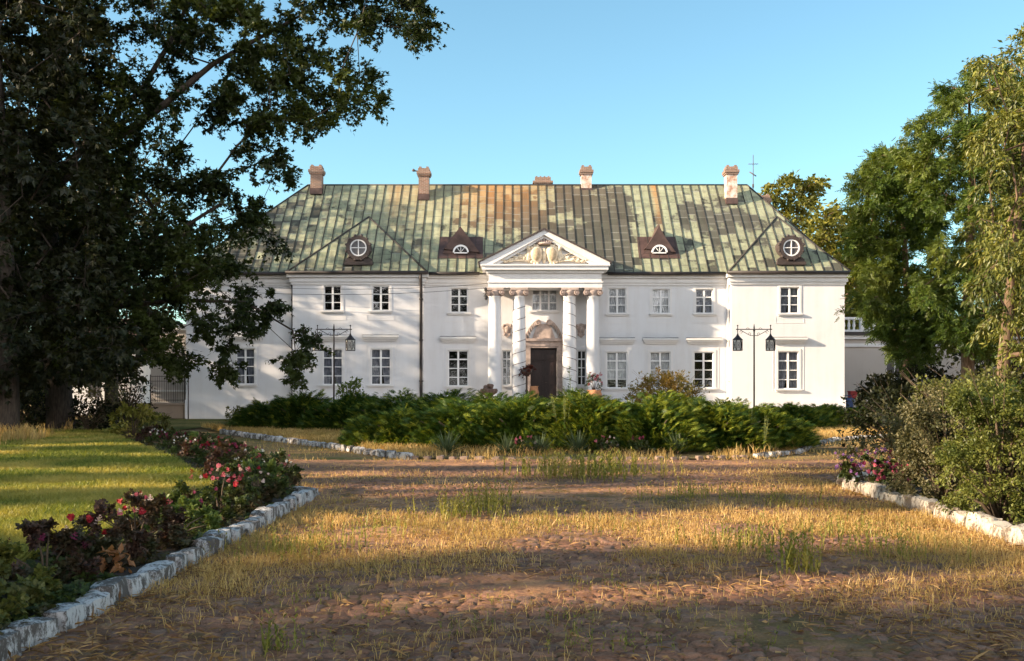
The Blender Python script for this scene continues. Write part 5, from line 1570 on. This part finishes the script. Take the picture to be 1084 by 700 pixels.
# (y, leaf, height, radius, flower kinds, count, label)
BORDER = [
 (6.1, 'shrub_leaf', .50, .48, [], 0, 'leafy green bush without flowers, nearest in the left border'),
 (6.9, 'shrub_leaf', .46, .42, ['magenta'], 2, 'dull green bush with a few dark buds beside the nearest kerb stones'),
 (7.75, 'bronze_leaf', .44, .40, ['magenta'], 4, 'dark bronze-leaved bush with nearly black flower heads in the left border'),
 (8.6, 'bronze_leaf', .50, .48, ['red', 'red', 'pale'], 7, 'bronze-leaved rose bush with three big red blooms against the lawn'),
 (9.5, 'bronze_leaf', .50, .46, ['pink', 'pale', 'red'], 9, 'bronze-leaved rose bush with pink and pale blooms, before the lime-green bush'),
 (10.4, 'green_leaf', .42, .46, [], 0, 'lime-green leafy bush between the red roses of the left border'),
 (11.2, 'rose_leaf', .42, .42, ['magenta'], 3, 'low dark-leaved bush behind the lime-green one'),
 (12.1, 'rose_leaf', .58, .46, ['pink', 'red', 'pale', 'pink'], 16, 'tall rose bush crowded with pink and red blooms, in full sun by the kerb'),
 (13.2, 'rose_leaf', .48, .46, ['red', 'pale'], 6, 'dark rose bush with few red blooms right behind the crowded pink one'),
 (14.3, 'green_leaf', .44, .42, [], 0, 'bright green bush at the rounded corner of the lawn'),
 (15.3, 'rose_leaf', .56, .50, ['white', 'pink'], 9, 'dark rose bush with white and pink blooms at the end of the kerb'),
 (16.6, 'rose_leaf', .54, .50, ['white', 'magenta', 'pale'], 10, 'rose bush with white blooms just past the kerb end'),
 (18.0, 'bronze_leaf', .52, .50, ['magenta'], 12, 'dark magenta rose bush where the border bends left'),
 (19.3, 'rose_leaf', .50, .50, ['magenta', 'red'], 12, 'dark magenta and red rose bush along the bend of the border'),
 (20.7, 'rose_leaf', .54, .50, ['red', 'pink'], 12, 'rose bush with scarlet sprays above its neighbours, midway along the bend'),
 (22.1, 'bronze_leaf', .48, .50, ['magenta', 'white'], 12, 'rose bush with mixed white and crimson blooms beside the scarlet sprays'),
 (23.6, 'green_leaf', .44, .48, ['white', 'pale'], 9, 'light green bush with cream blooms in the far half of the border'),
 (25.1, 'rose_leaf', .46, .50, ['magenta'], 10, 'crimson-flowered bush beyond the cream one in the far border'),
 (26.7, 'rose_leaf', .42, .5, ['white', 'magenta'], 9, 'low bush with white and dark red blooms near the far end of the border'),
 (28.3, 'bronze_leaf', .42, .5, ['pale', 'magenta'], 8, 'small bush with faded pink blooms second from the far end of the border'),
 (29.8, 'rose_leaf', .40, .5, ['white'], 8, 'low white-flowered bush at the far end of the border'),
]
for k, (y, leaf, h, r, kinds, nf, lb) in enumerate(BORDER):
    near = y < 13
    root, _ = shrub('rose_bush' if nf else 'border_bush', (float(bxl(y)) - .12 + gg.normal(0, .05) + .08, y, .10), r * 1.15, r * 1.2, h, T_ROSE3, leaf, .058 if near else .075, 1900 if near else 900, lb, 100 + k, 'rose bush' if nf else 'bush', 'bushes of the left flower border')
    if nf: flowers(root, r * .8, r * .8, h, kinds, int(nf * 1.8), gg)
# a dead brown bunch of leaves at the foot of the roses
sh, _ = shrub('withered_plant', (-3.22, 8.15, .1), .20, .20, .20, T_KITE, 'dry_leaf', .08, 160, 'small withered orange-brown plant at the foot of the red roses', 222, 'plant', None, 5, .5)

# low leaves covering the soil of the two beds
n = 16000
y = ysample(n, 5.0, 30, 1.5); x = bxl(y) + g.uniform(-.75, .46, n)
k = fbm(x, y, .5, 51) > .40; x, y = x[k], y[k]
n2 = 7000
y2 = ysample(n2, 5.5, 17, 1.4); x2 = bxr(y2) + .2 + g.random(n2) * 2.4
k = fbm(x2, y2, .6, 52) > .42; x = np.concatenate([x, x2[k]]); y = np.concatenate([y, y2[k]]); n = len(x)
V = place(T_ROSE3, np.stack([x, y, .11 + .12 * g.random(n) * fbm(x, y, .3, 53)], 1), np.stack([g.normal(size=n), g.normal(size=n), g.normal(.2, .3, n)], 1), np.stack([g.normal(0, .5, n), g.normal(0, .5, n), np.ones(n)], 1), g.uniform(.04, .085, n))
tag(link('ground_cover', np_mesh('ground_cover', V, quads(V), 'rose_leaf')), 'low creeping leaves covering the soil of the flower beds', 'ground cover', None, 'stuff')
# right bed
def rshrub(name, px, Y, rx, ry, h, T, leaf, size, n, lb, seed, cat='shrub', **k):
    return shrub(name, (X(px, Y), Y, .08), rx, ry, h, T, leaf, size, n, lb, seed, cat, None, **k)
r1, _ = rshrub('aster_bush', 918, 15.4, .52, .45, .58, T_ROSE3, 'rose_leaf', .07, 1100, 'round bush covered in purple asters at the end of the right kerb', 301, 'flower bush'); flowers(r1, .50, .44, .60, ['purple', 'purple', 'magenta'], 95, gg, .55, 1.15)
r2, _ = rshrub('aster_bush', 948, 14.6, .40, .36, .44, T_ROSE3, 'rose_leaf', .07, 800, 'smaller bush with magenta-pink asters right of the purple one', 302, 'flower bush'); flowers(r2, .38, .32, .46, ['magenta', 'magenta', 'pink'], 55, gg, .55, 1.1)
rshrub('hedge_shrub', 1000, 13.6, .72, .7, 1.50, T_KITE, 'dusty_leaf', .042, 23000, 'tall dusty grey-green shrub behind the purple asters', 303, shape=.6, bare=8)
rshrub('hedge_shrub', 1062, 11.6, .74, .7, 1.62, T_KITE, 'sunny_leaf', .040, 30000, 'tall sunlit green shrub at the right edge by the worn kerb', 304, shape=.5, bare=6)
rshrub('hedge_shrub', 1130, 11.5, .8, .7, 1.75, T_KITE, 'dusty_leaf', .055, 6000, 'grey-green shrub cut off by the right edge of the photo', 305, shape=.5)
rshrub('hedge_shrub', 1028, 13.9, .7, .6, 1.35, T_KITE, 'dark_leaf', .06, 6000, 'dark shrub in the gap between the two tall shrubs on the right', 306, shape=.5)
rshrub('scrub_bush', 968, 18.2, 1.0, .9, 1.25, T_KITE, 'dusty_leaf', .075, 5200, 'ragged half-bare bush with stray twigs above the purple asters', 307, shape=.9, bare=22)
rshrub('scrub_bush', 1010, 19.5, 1.1, 1.0, 1.75, T_KITE, 'shrub_leaf', .08, 6500, 'loose dark green bush behind the dusty shrub', 308, shape=.8, bare=12)
rshrub('scrub_bush', 1075, 17.0, 1.0, .9, 1.75, T_KITE, 'green_leaf', .085, 5200, 'bright green bush above the sunlit shrub at the right edge', 309, shape=.8, bare=8)
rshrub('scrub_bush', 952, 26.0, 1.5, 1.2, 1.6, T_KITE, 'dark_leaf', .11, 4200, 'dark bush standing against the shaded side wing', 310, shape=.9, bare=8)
rshrub('scrub_bush', 1050, 26.0, 1.8, 1.5, 2.0, T_KITE, 'shrub_leaf', .12, 5200, 'dark green thicket at the foot of the trees on the right', 311, shape=.8, bare=8)
rshrub('scrub_bush', 935, 50.0, 1.3, 1.1, 2.3, T_KITE, 'dark_leaf', .2, 3600, 'black-green bush right beside the house corner and ramp', 312, shape=.9, bare=4)
rshrub('scrub_bush', 978, 46.0, 1.9, 1.5, 2.6, T_KITE, 'dark_leaf', .2, 4600, 'dark bush under the feathery trees beside the side wing', 313, shape=.8, bare=4)

# plants of the round bed
def yucca(px, Y, r, label, seed, n=60):
    gg = np.random.default_rng(seed)
    root = empty('yucca', (X(px, Y), Y, .05), 0, label, 'yucca', 'yuccas before the junipers')
    a = gg.uniform(0, 6.28, n); el = gg.uniform(.25, 1.4, n)
    d = np.stack([np.cos(a) * np.cos(el), np.sin(a) * np.cos(el), np.sin(el)], 1); nn = np.stack([-np.cos(a) * np.sin(el), -np.sin(a) * np.sin(el), np.cos(el)], 1)
    V = place(np.array([kite(.035, 1, fold=.02, at=.35)]), np.zeros((n, 3)), d, nn, r * gg.uniform(.7, 1.1, n))
    link('leaf_rosette', np_mesh('leaf_rosette', V, quads(V), 'yucca_leaf'), root)
    s = MB(); s.lathe([(.07, 0), (.06, .1), (.02, .16)], (0, 0, -.03), 'stem_brown', 8); s.build('stem', root)
for k, (px, Y, r, lb) in enumerate(((473, 24.2, .66, 'spiky yucca farthest left, before the dark front junipers'), (536, 23.9, .56, 'low yucca second from left'), (572, 24.0, .62, 'yucca in the middle, left of the pink flowers'), (612, 24.1, .66, 'tall-leaved yucca beside the pink flowers'), (718, 24.0, .66, 'lone spiky yucca right of the pink flowers'))): yucca(px, Y, r, lb, 400 + k)
def stem_plant(name, px, Y, h, n, leaf, size, label, seed, spread=.25, cat='plant', z0=.1, T=T_KITE):
    gg = np.random.default_rng(seed)
    root = empty(name, (X(px, Y), Y, z0), 0, label, cat)
    V = []; s = MB()
    for k in range(n):
        hh = h * gg.uniform(.7, 1.0) if k else h; lx, ly = gg.normal(0, spread, 2)
        s.tube([(lx * .3, ly * .3, 0), (lx * .6, ly * .6, hh * .5), (lx, ly, hh)], [.014, .011, .004], 'stem_green', 5)
        m = max(8, int(hh / .045)); t = np.linspace(.2, 1, m)
        P = np.stack([lx * (.3 + .7 * t), ly * (.3 + .7 * t), hh * t], 1); a = np.arange(m) * 2.4 + gg.uniform(0, 6)
        d = np.stack([np.cos(a), np.sin(a), gg.uniform(-.1, .5, m)], 1)
        V.append(place(T, P, d, np.stack([-np.cos(a) * .3, -np.sin(a) * .3, np.ones(m)], 1), size * (1.15 - .5 * t) * gg.uniform(.8, 1.2, m)))
    V = np.concatenate(V)
    link('foliage', np_mesh('foliage', V, quads(V), leaf), root); s.build('stem', root)
    return root
stem_plant('tall_herb', 610, 25.6, 2.05, 3, 'green_leaf', .17, 'tall light-green leafy stems rising over the hedge before the portico', 501, .16)
stem_plant('tall_herb', 596, 24.9, 1.55, 6, 'weed', .14, 'pale yellowish leafy stems left of the tallest green ones', 502, .24)
stem_plant('tall_herb', 807, 24.6, .85, 5, 'weed', .13, 'upright yellow-green herb before the right end of the junipers', 503, .14)
stem_plant('tall_herb', 796, 25.0, 1.0, 2, 'green_leaf', .10, 'thin green spire beside the yellow-green herb', 504, .06)
for k, (px, kinds, lb) in enumerate(((641, ['pink', 'pale'], 'small clump of pink flowers before the junipers, between the yuccas'), (557, ['pale', 'pink'], 'small clump with a few pale blooms between the left yuccas'), (678, ['magenta'], 'dark reddish low clump between the pink flowers and the right yucca'))):
    rt, _ = shrub('flower_clump', (X(px, 23.7), 23.7, .06), .36, .26, .42, T_ROSE3, 'rose_leaf', .08, 260, lb, 520 + k, 'flowers'); flowers(rt, .3, .2, .44, kinds, 9, gg, .7, 1.2)
shrub('barberry_bush', (X(706, 33.5), 33.5, .1), 1.35, 1.2, 2.05, T_KITE, 'barberry_leaf', .085, 12000, 'rounded orange-bronze barberry bush behind the right half of the hedge', 530, 'shrub', None, 10, .1, .9, bare=6)
shrub('lilac_bush', (X(371, 41), 41, .1), .75, .7, 1.95, T_KITE, 'green_leaf', .14, 1500, 'small light-green bush beside the left lamp post', 531, 'shrub', None, 8, .2, .8)
shrub('low_bush', (X(246, 50), 50, 0), .6, .5, .75, T_KITE, 'shrub_leaf', .11, 700, 'small dark bush at the white wall left of the cellar window', 532, 'shrub')
# shrubs behind the lawn
for k, (px, Y, rx, h, leaf, lb) in enumerate(((40, 40, 2.0, 1.9, 'shrub_leaf', 'green bush behind the lawn between two dark trunks'), (95, 38, 1.5, 1.1, 'dark_leaf', 'dark low bush behind the lawn before the white outbuilding'), (112, 43, 1.1, 2.1, 'dusty_leaf', 'airy bush with pale leaves before the white outbuilding'), (140, 33, .9, .95, 'weed', 'yellow-green bush at the back corner of the lawn'), (160, 34, .8, .75, 'shrub_leaf', 'low green bush right of the yellow-green one at the lawn corner'), (10, 37, 1.6, 1.7, 'dark_leaf', 'dark bush at the far left edge behind the lawn'), (135, 48, 1.3, 2.4, 'dark_leaf', 'dark bush in the gap left of the iron railing'))):
    shrub('scrub_bush', (X(px, Y), Y, .05), rx, rx * .8, h, T_KITE, leaf, .13, int(1500 * rx), lb, 540 + k, 'shrub', None, 8, .2, .8, bare=5)

# pots and urns on the porch edge
def pot(name, px, Y, z, prof, mat, label, cat='pot'):
    root = empty(name, (X(px, Y), Y, z), 0, label, cat)
    mb = MB(); mb.lathe(prof, (0, 0, 0), mat, 18); mb.build('vessel', root)
    return root
p1 = pot('flower_pot', 629, 51.4, .98, [(.2, 0), (.34, .12), (.40, .35), (.34, .5), (.40, .58), (.34, .56)], 'terracotta', 'bulging terracotta pot of pink flowers in front of the right columns', 'flower pot')
mb = MB(); mb.box(-.35, .35, -.35, .35, -.98, 0, 'stone_pink'); mb.build('pedestal', p1)
rt, _ = shrub('foliage_tmp', (0, 0, 0), .42, .4, .85, T_ROSE3, 'rose_leaf', .10, 260, None, 560)
for ch in list(rt.children): ch.parent = p1; ch.location = (0, 0, .5)
bpy.data.objects.remove(rt)
for k in range(34):
    a = gg.uniform(0, 6.28); q = math.sqrt(gg.random()); o = link('flower', FL['pink' if k % 3 else 'pale'], p1, (.46 * q * math.cos(a), .44 * q * math.sin(a), .5 + gg.uniform(.5, 1.02) - .2 * q)); o.scale = (1.6, 1.6, 1.6); o.rotation_euler = (gg.normal(0, .6), gg.normal(0, .6), 0)
p2 = pot('stone_urn', 517.5, 51.4, 1.0, [(.25, 0), (.25, .08), (.14, .16), (.2, .26), (.42, .42), (.46, .52), (.42, .62)], 'pot_brown', 'weathered brown stone urn before the left outer column', 'urn')
mb = MB(); mb.box(-.35, .35, -.35, .35, -1.0, 0, 'plinth_brown'); mb.build('pedestal', p2)
mb = MB(); g5 = np.random.default_rng(9)
for k in range(14): mb.ball((g5.normal(0, .2), g5.normal(0, .16), .62 + g5.uniform(0, .16)), (.12, .1, .1), 'pot_brown', 6, 5)
mb.build('dry_plant', p2)
p3 = pot('clay_pot', 565.2, 52.9, .9, [(.12, 0), (.22, .2), (.27, .5), (.2, .78), (.24, .86), (.18, .84)], 'terracotta', 'tall clay jar on the porch right of the plant stand', 'pot')
p4 = empty('plant_stand', (X(557.5, 52.9), 52.9, .9), 0, 'tall dark plant stand with a red-leaved plant at the left of the front door', 'plant stand')
mb = MB(); mb.lathe([(.2, 0), (.2, .05), (.06, .12), (.05, .5), (.09, .6), (.05, .7), (.05, 1.35), (.12, 1.42), (.26, 1.5), (.30, 1.72), (.26, 1.7)], (0, 0, 0), 'iron_brown', 14); mb.build('stand', p4)
g5 = np.random.default_rng(10)
V = puff_leaves(np.array([[0, 0, 1.95, .42], [.15, 0, 1.85, .35], [-.18, 0, 1.85, .35]]), g5, 90, .15, T_KITE, 7, .6, .8)
link('foliage', np_mesh('foliage', V, quads(V), 'bronze_red'), p4) if 'bronze_red' in MATS else link('foliage', np_mesh('foliage', V, quads(V), 'dry_leaf'), p4)
# ------------------------------------------------------------------ trees in view
def PT(px, py, Y): return (X(px, Y), Y, Z(py, Y))
g = np.random.default_rng(31)
# big oak on the left
OAK = [(-60, -60), (300, -60), (458, -40), (452, 5), (458, 26), (440, 48), (402, 30), (368, 26), (358, 55), (400, 96), (408, 108), (372, 116), (348, 128), (322, 140), (296, 132), (282, 150), (306, 178), (300, 192), (276, 190), (252, 160), (238, 150), (204, 140), (184, 148), (200, 165), (232, 168), (250, 190), (276, 222), (300, 236), (296, 246), (262, 250), (232, 262), (266, 272), (250, 288), (214, 296), (206, 312), (228, 318), (262, 296), (290, 306), (318, 334), (338, 362), (336, 388), (316, 404), (304, 390), (292, 356), (268, 350), (252, 388), (238, 394), (222, 360), (200, 362), (196, 392), (180, 380), (160, 392), (140, 388), (110, 408), (60, 372), (0, 380), (-60, 380)]
holes = [[(130, 70), (150, 55), (240, 60), (250, 85), (200, 95), (180, 110), (150, 105)], [(100, 10), (165, 5), (160, 50), (120, 55)], [(180, 128), (240, 132), (235, 160), (190, 165)]]
cl_a = outline_clusters(OAK, 330, (33.5, 36.0), (.60, .95), g, holes)
cl_b = outline_clusters(OAK, 125, (36.5, 41), (.8, 1.2), g, holes)
thin = outline_clusters([(80, 0), (260, 0), (260, 110), (150, 110), (80, 60)], 26, (34, 39), (.55, .8), g)
oakcl = np.concatenate([cl_a, cl_b, thin])
tb = (X(64, 37.5), 37.5, 0)
trunk = [(tb[0], tb[1], -.1, .62), (tb[0], tb[1], .5, .50), (tb[0] - .1, 37.4, 2.5, .44), (tb[0] - .2, 37.2, 5.0, .40), (tb[0] - .2, 37, 8.0, .32), (tb[0] - .1, 37, 11.5, .22), (tb[0], 37, 15, .10)]
limbs = [[PT(60, 196, 36.6) + (.20,), PT(105, 158, 36.2) + (.16,), PT(160, 122, 35.6) + (.13,), PT(225, 68, 35.2) + (.10,), PT(275, 40, 35) + (.07,), PT(330, 10, 35) + (.04,)],
         [PT(75, 172, 37) + (.15,), PT(110, 132, 37) + (.13,), PT(150, 95, 37) + (.11,), PT(180, 45, 37) + (.09,), PT(203, -5, 37) + (.06,)],
         [PT(70, 290, 36.5) + (.16,), PT(120, 265, 36) + (.12,), PT(180, 250, 35.6) + (.08,), PT(235, 215, 35.2) + (.05,)],
         [PT(62, 330, 36.6) + (.13,), PT(120, 325, 36.2) + (.10,), PT(190, 318, 35.7) + (.07,), PT(260, 320, 35.3) + (.05,), PT(310, 350, 35) + (.03,)]]
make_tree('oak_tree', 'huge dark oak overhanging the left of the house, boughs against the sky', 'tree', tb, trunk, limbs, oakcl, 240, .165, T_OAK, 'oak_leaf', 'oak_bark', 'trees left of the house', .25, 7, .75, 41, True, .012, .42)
# second old tree at the left edge, with its foot at the back of the lawn
D2 = [(-120, -80), (60, -80), (110, 60), (105, 200), (120, 330), (128, 372), (90, 388), (55, 380), (20, 400), (-120, 410)]
cl2 = outline_clusters(D2, 210, (29.5, 35), (.8, 1.2), g)
tb2 = (X(6, 32), 32, 0)
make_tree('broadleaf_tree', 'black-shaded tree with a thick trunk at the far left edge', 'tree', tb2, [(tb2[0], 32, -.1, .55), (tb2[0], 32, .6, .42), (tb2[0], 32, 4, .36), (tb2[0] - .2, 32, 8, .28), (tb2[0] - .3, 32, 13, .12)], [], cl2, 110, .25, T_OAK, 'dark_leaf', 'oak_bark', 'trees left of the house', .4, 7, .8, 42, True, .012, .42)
# trees further back on the left, closing the gap beside the house
for k, (poly, dep, bx, nn, lb) in enumerate((
    ([(60, 140), (175, 150), (195, 240), (200, 330), (165, 390), (150, 400), (70, 400)], (66, 72), 143, 110, 'dark tree trunk and crown behind the gap left of the railing'),
    ([(-60, 60), (90, 80), (110, 250), (120, 395), (-60, 400)], (50, 57), 40, 130, 'shaded tree far behind the lawn at left'),
    ([(20, 200), (140, 190), (165, 300), (130, 392), (10, 400)], (45, 48), 118, 80, 'slender dark tree before the white outbuilding'))):
    c = outline_clusters(poly, nn, dep, (1.1, 1.7), g); Yt = sum(dep) / 2; x = X(bx, Yt)
    make_tree('broadleaf_tree', lb, 'tree', (x, Yt, 0), [(x, Yt, -.1, .42), (x, Yt, .8, .32), (x, Yt, 4, .27), (x, Yt, 8, .2), (x, Yt, 12, .08)], [], c, 110, .34, T_KITE, 'dark_leaf', 'oak_bark', 'trees left of the house', .3, 7, .8, 50 + k, False, .015, .42)

# trees on the right
ROB1 = [(912, 322), (925, 296), (908, 262), (913, 232), (908, 205), (918, 178), (940, 160), (962, 168), (975, 195), (990, 215), (985, 260), (1000, 312), (992, 352), (972, 380), (954, 374), (942, 352), (928, 334)]
c = outline_clusters(ROB1, 140, (44, 50), (.75, 1.15), g, [[(955, 262), (988, 258), (988, 300), (958, 302)], [(920, 232), (940, 228), (942, 246), (924, 248)], [(948, 196), (965, 200), (962, 216), (946, 212)]]); x = X(958, 47)
make_tree('robinia_tree', 'feathery robinia nearest the right wing, hanging over the side wing', 'tree', (x, 47, 0), [(x, 47, -.1, .34), (x, 47, .6, .26), (x + .2, 47, 4, .2), (x, 47, 8, .13), (x - .2, 47, 11, .05)], [], c, 150, .32, T_PINN, 'robinia_leaf', 'brown_bark', 'feathery robinias right of the house', .35, 7, .6, 61, True, .016, .42)
ROB2 = [(968, 150), (985, 118), (1004, 108), (1010, 92), (1040, 72), (1070, 80), (1110, 90), (1120, 360), (1040, 372), (1005, 352), (985, 330), (972, 300), (990, 280), (1000, 220), (978, 190)]
c = outline_clusters(ROB2, 190, (37, 43), (.7, 1.1), g, [[(996, 222), (1024, 216), (1024, 262), (998, 266)], [(1000, 140), (1018, 136), (1016, 156), (1002, 158)], [(1010, 296), (1026, 292), (1026, 320), (1008, 322)]]); x = X(1026, 40)
make_tree('robinia_tree', 'tall feathery robinia in the middle of the right-hand trees', 'tree', (x, 40, 0), [(x, 40, -.1, .36), (x, 40, .6, .28), (x - .1, 40, 4, .22), (x + .1, 40, 9, .14), (x, 40, 13, .05)], [], c, 150, .29, T_PINN, 'robinia_leaf', 'brown_bark', 'feathery robinias right of the house', .35, 7, .6, 62, True, .016, .42)
DRP = [(1036, 70), (1050, 50), (1075, 35), (1100, 10), (1220, 0), (1220, 380), (1090, 372), (1058, 340), (1042, 330), (1028, 290), (1036, 240), (1026, 215), (1044, 170), (1030, 130), (1050, 105)]
c = outline_clusters(DRP, 230, (25, 29.5), (.5, .8), g); x = X(1061, 28)
make_tree('drooping_tree', 'sunlit tree with long drooping yellow-green leaves at the right edge', 'tree', (x, 28, 0), [(x, 28, -.1, .30), (x, 28, .6, .2), (x + .05, 28, 2.5, .17), (x + .4, 28, 6, .12), (x + .8, 28, 10, .05)], [], c, 200, .175, T_NARROW, 'drooping_leaf', 'brown_bark', None, .75, 7, .7, 63, True, .013, .42)
C1 = [(812, 205), (822, 196), (838, 186), (866, 193), (862, 212), (852, 225), (856, 250), (842, 262), (826, 245)]
c = outline_clusters(C1, 42, (76, 80), (.75, 1.1), g); x = X(841, 78)
make_tree('lime_tree', 'sunlit tree top rising just behind the right end of the roof', 'tree', (x, 78, 0), [(x, 78, -.1, .4), (x, 78, 5, .3), (x, 78, 10, .22), (x, 78, 13.5, .1)], [], c, 80, .42, T_KITE, 'far_leaf', 'brown_bark', 'trees behind the right wing', .3, 7, .8, 64, False, .02, .42)
C2 = [(862, 238), (876, 226), (890, 217), (905, 228), (918, 232), (916, 258), (924, 290), (930, 345), (900, 345), (895, 300), (878, 268), (862, 256)]
c = outline_clusters(C2, 75, (64, 69), (.8, 1.2), g); x = X(897, 67)
make_tree('lime_tree', 'yellow-green tree between the right wing and the feathery robinias', 'tree', (x, 67, 0), [(x, 67, -.1, .4), (x, 67, 4, .3), (x, 67, 8, .2), (x, 67, 12, .08)], [], c, 85, .40, T_KITE, 'far_leaf', 'brown_bark', 'trees behind the right wing', .3, 7, .8, 65, False, .02, .42)
C3 = [(1015, 330), (1200, 300), (1200, 405), (1025, 405)]
c = outline_clusters(C3, 60, (50, 56), (1.0, 1.6), g); x = X(1075, 53)
make_tree('broadleaf_tree', 'low dark tree filling the background under the robinias at right', 'tree', (x, 53, 0), [(x, 53, -.1, .3), (x, 53, 2, .24), (x, 53, 4, .12)], [], c, 100, .34, T_KITE, 'dark_leaf', 'brown_bark', None, .3, 7, .8, 66, False, .02, .42)
# far wood on the horizon
n = 1500
cl = np.stack([g.uniform(-150, 150, n), g.uniform(105, 125, n), g.uniform(.5, 7.5, n), g.uniform(1.5, 2.6, n)], 1)
n = 1100
cl2 = np.stack([g.uniform(-110, 110, n), g.uniform(-95, -75, n), g.uniform(1, 15, n), g.uniform(2.0, 3.4, n)], 1)
V = puff_leaves(np.concatenate([cl, cl2]), g, 42, .9, T_KITE, 6, .2, .8)
tag(link('distant_wood', np_mesh('distant_wood', V, quads(V), 'belt_leaf')), 'far belt of park woodland around the house', 'wood', None, 'stuff')

# ------------------------------------------------------------------ park trees left of the frame: the low sun comes through them
S = SUNV
def want_shade(p):
    """how likely foliage grows at p: the wood is dense where its shade lies in the photo, open where the sun comes through"""
    t_g = p[:, 2] / S[2]; gx = p[:, 0] - S[0] * t_g; gy = p[:, 1] - S[1] * t_g
    t_f = (54.3 - p[:, 1]) / -S[1]
    fx = p[:, 0] - S[0] * t_f; fz = p[:, 2] - S[2] * t_f
    onf = gy > 54.3
    # the old oaks by the lawn stand in the wood's shade
    t_o = (-17 - p[:, 0]) / -S[0]; oy = p[:, 1] - S[1] * t_o; oz = p[:, 2] - S[2] * t_o
    oak = (oy > 28) & (oy < 42) & (oz > 3) & (oz < 15)
    def bands(y, *st):
        return np.select([y < a for a, _ in st], [v for _, v in st], .6)
    mid = bands(gy, (5.5, .5), (5.9, .05), (6.9, .8), (8.9, 0), (9.25, .6), (13.5, 0), (14.7, 1), (17.0, 0), (17.6, 1), (19.8, 0), (20.4, 1), (23.2, 0), (24.2, .7), (26, .1))
    rgt = bands(gy, (7.4, .9), (8.4, .3), (16.8, 0), (17.2, .2), (20, .4), (60, .05))
    lft = bands(gy, (9.4, .8), (13.0, 0), (13.4, 1), (16.2, 0), (16.7, 1), (19.2, 0), (21.4, 1), (23.6, 0), (25.4, .9), (27.7, .1), (29.7, .9), (31.5, .1))
    mid = np.where((gx < -1.5) & (gy < 8.6), np.maximum(mid, .7), mid)
    k = np.clip((gx - 2.5) / 4, 0, 1)
    b = mid * (1 - k) + rgt * k
    b = np.where(gx < -4.5, lft, b)
    b = np.where((gy > 24) & (gx > 0), .12, b)
    b = np.where((gy > 45) & (gx > -9), .08, b)
    f = np.select([(fz > 7.2) & (fx < .5), fx < .5, (fx < 9.5) & (fz < 6.0) & (fx + (fz - 3) * 1.2 < 8.5), (fx > 13) & (fz < 3.4) & (fx + fz > 16)], [.04, .80, .6, .4], .02)
    pr = np.where(onf, f, b)
    return np.maximum(pr, np.where(oak, .85, 0)), onf
park = [(-25, -7, 17), (-27, 1, 17), (-26, 9, 16), (-36, -12, 19), (-38, -3, 20), (-37, 6, 20), (-38, 15, 19), (-37, 24, 19), (-40, 33, 20), (-50, 20, 22), (-50, 43, 21), (-52, 32, 22), (-54, 8, 22), (-66, 46, 24), (-68, 36, 24)]
for k, (tx, ty, hh) in enumerate(park):
    gg = np.random.default_rng(900 + k)
    n = 1150
    d = unit(gg.normal(size=(n, 3))) * gg.uniform(0, 1, (n, 1)) ** .4
    c = np.stack([tx + d[:, 0] * 4.2, ty + d[:, 1] * 5.8, hh * .56 + .8 + d[:, 2] * hh * .50, gg.uniform(.6, .85, n)], 1)
    pr, onf = want_shade(c)
    c = c[gg.random(n) < pr ** 1.3 * np.where(onf, .22, .50)]
    if len(c) < 8: c = np.concatenate([c, np.array([[tx, ty, hh * .9, .8]] * 3)])
    make_tree('park_tree', 'broadleaf tree of the park wood standing left of the lawn, outside the view', 'tree', (tx, ty, 0), [(tx, ty, -.1, .4), (tx, ty, 1, .3), (tx, ty, hh * .5, .2), (tx, ty, hh, .06)], [], c, 130, .30, T_KITE, 'belt_leaf', 'oak_bark', 'park trees left of the lawn', .2, 6, .85, 700 + k, False, .02, .42)
# unseen trees added behind the viewpoint: their crowns take the sky light from the foreground
for k, (tx, ty) in enumerate([(-9, -9), (9, -9)]):
    gg = np.random.default_rng(980 + k)
    n = 170
    d = unit(gg.normal(size=(n, 3))) * gg.uniform(.2, 1, (n, 1)) ** .4
    c = np.stack([tx + d[:, 0] * 5.8, ty + d[:, 1] * 5.0, 10.5 + d[:, 2] * 6.5, np.full(n, 1.2)], 1)
    make_tree('added_shade_tree', 'tall tree added behind the viewpoint, outside the view, to dim the foreground', 'tree', (tx, ty, 0), [(tx, ty, -.1, .4), (tx, ty, 1, .3), (tx, ty, 9, .2), (tx, ty, 15, .06)], [], c, 80, .45, T_KITE, 'belt_leaf', 'oak_bark', 'added shade trees behind the viewpoint', .2, 6, .85, 800 + k, False, .02, .42)
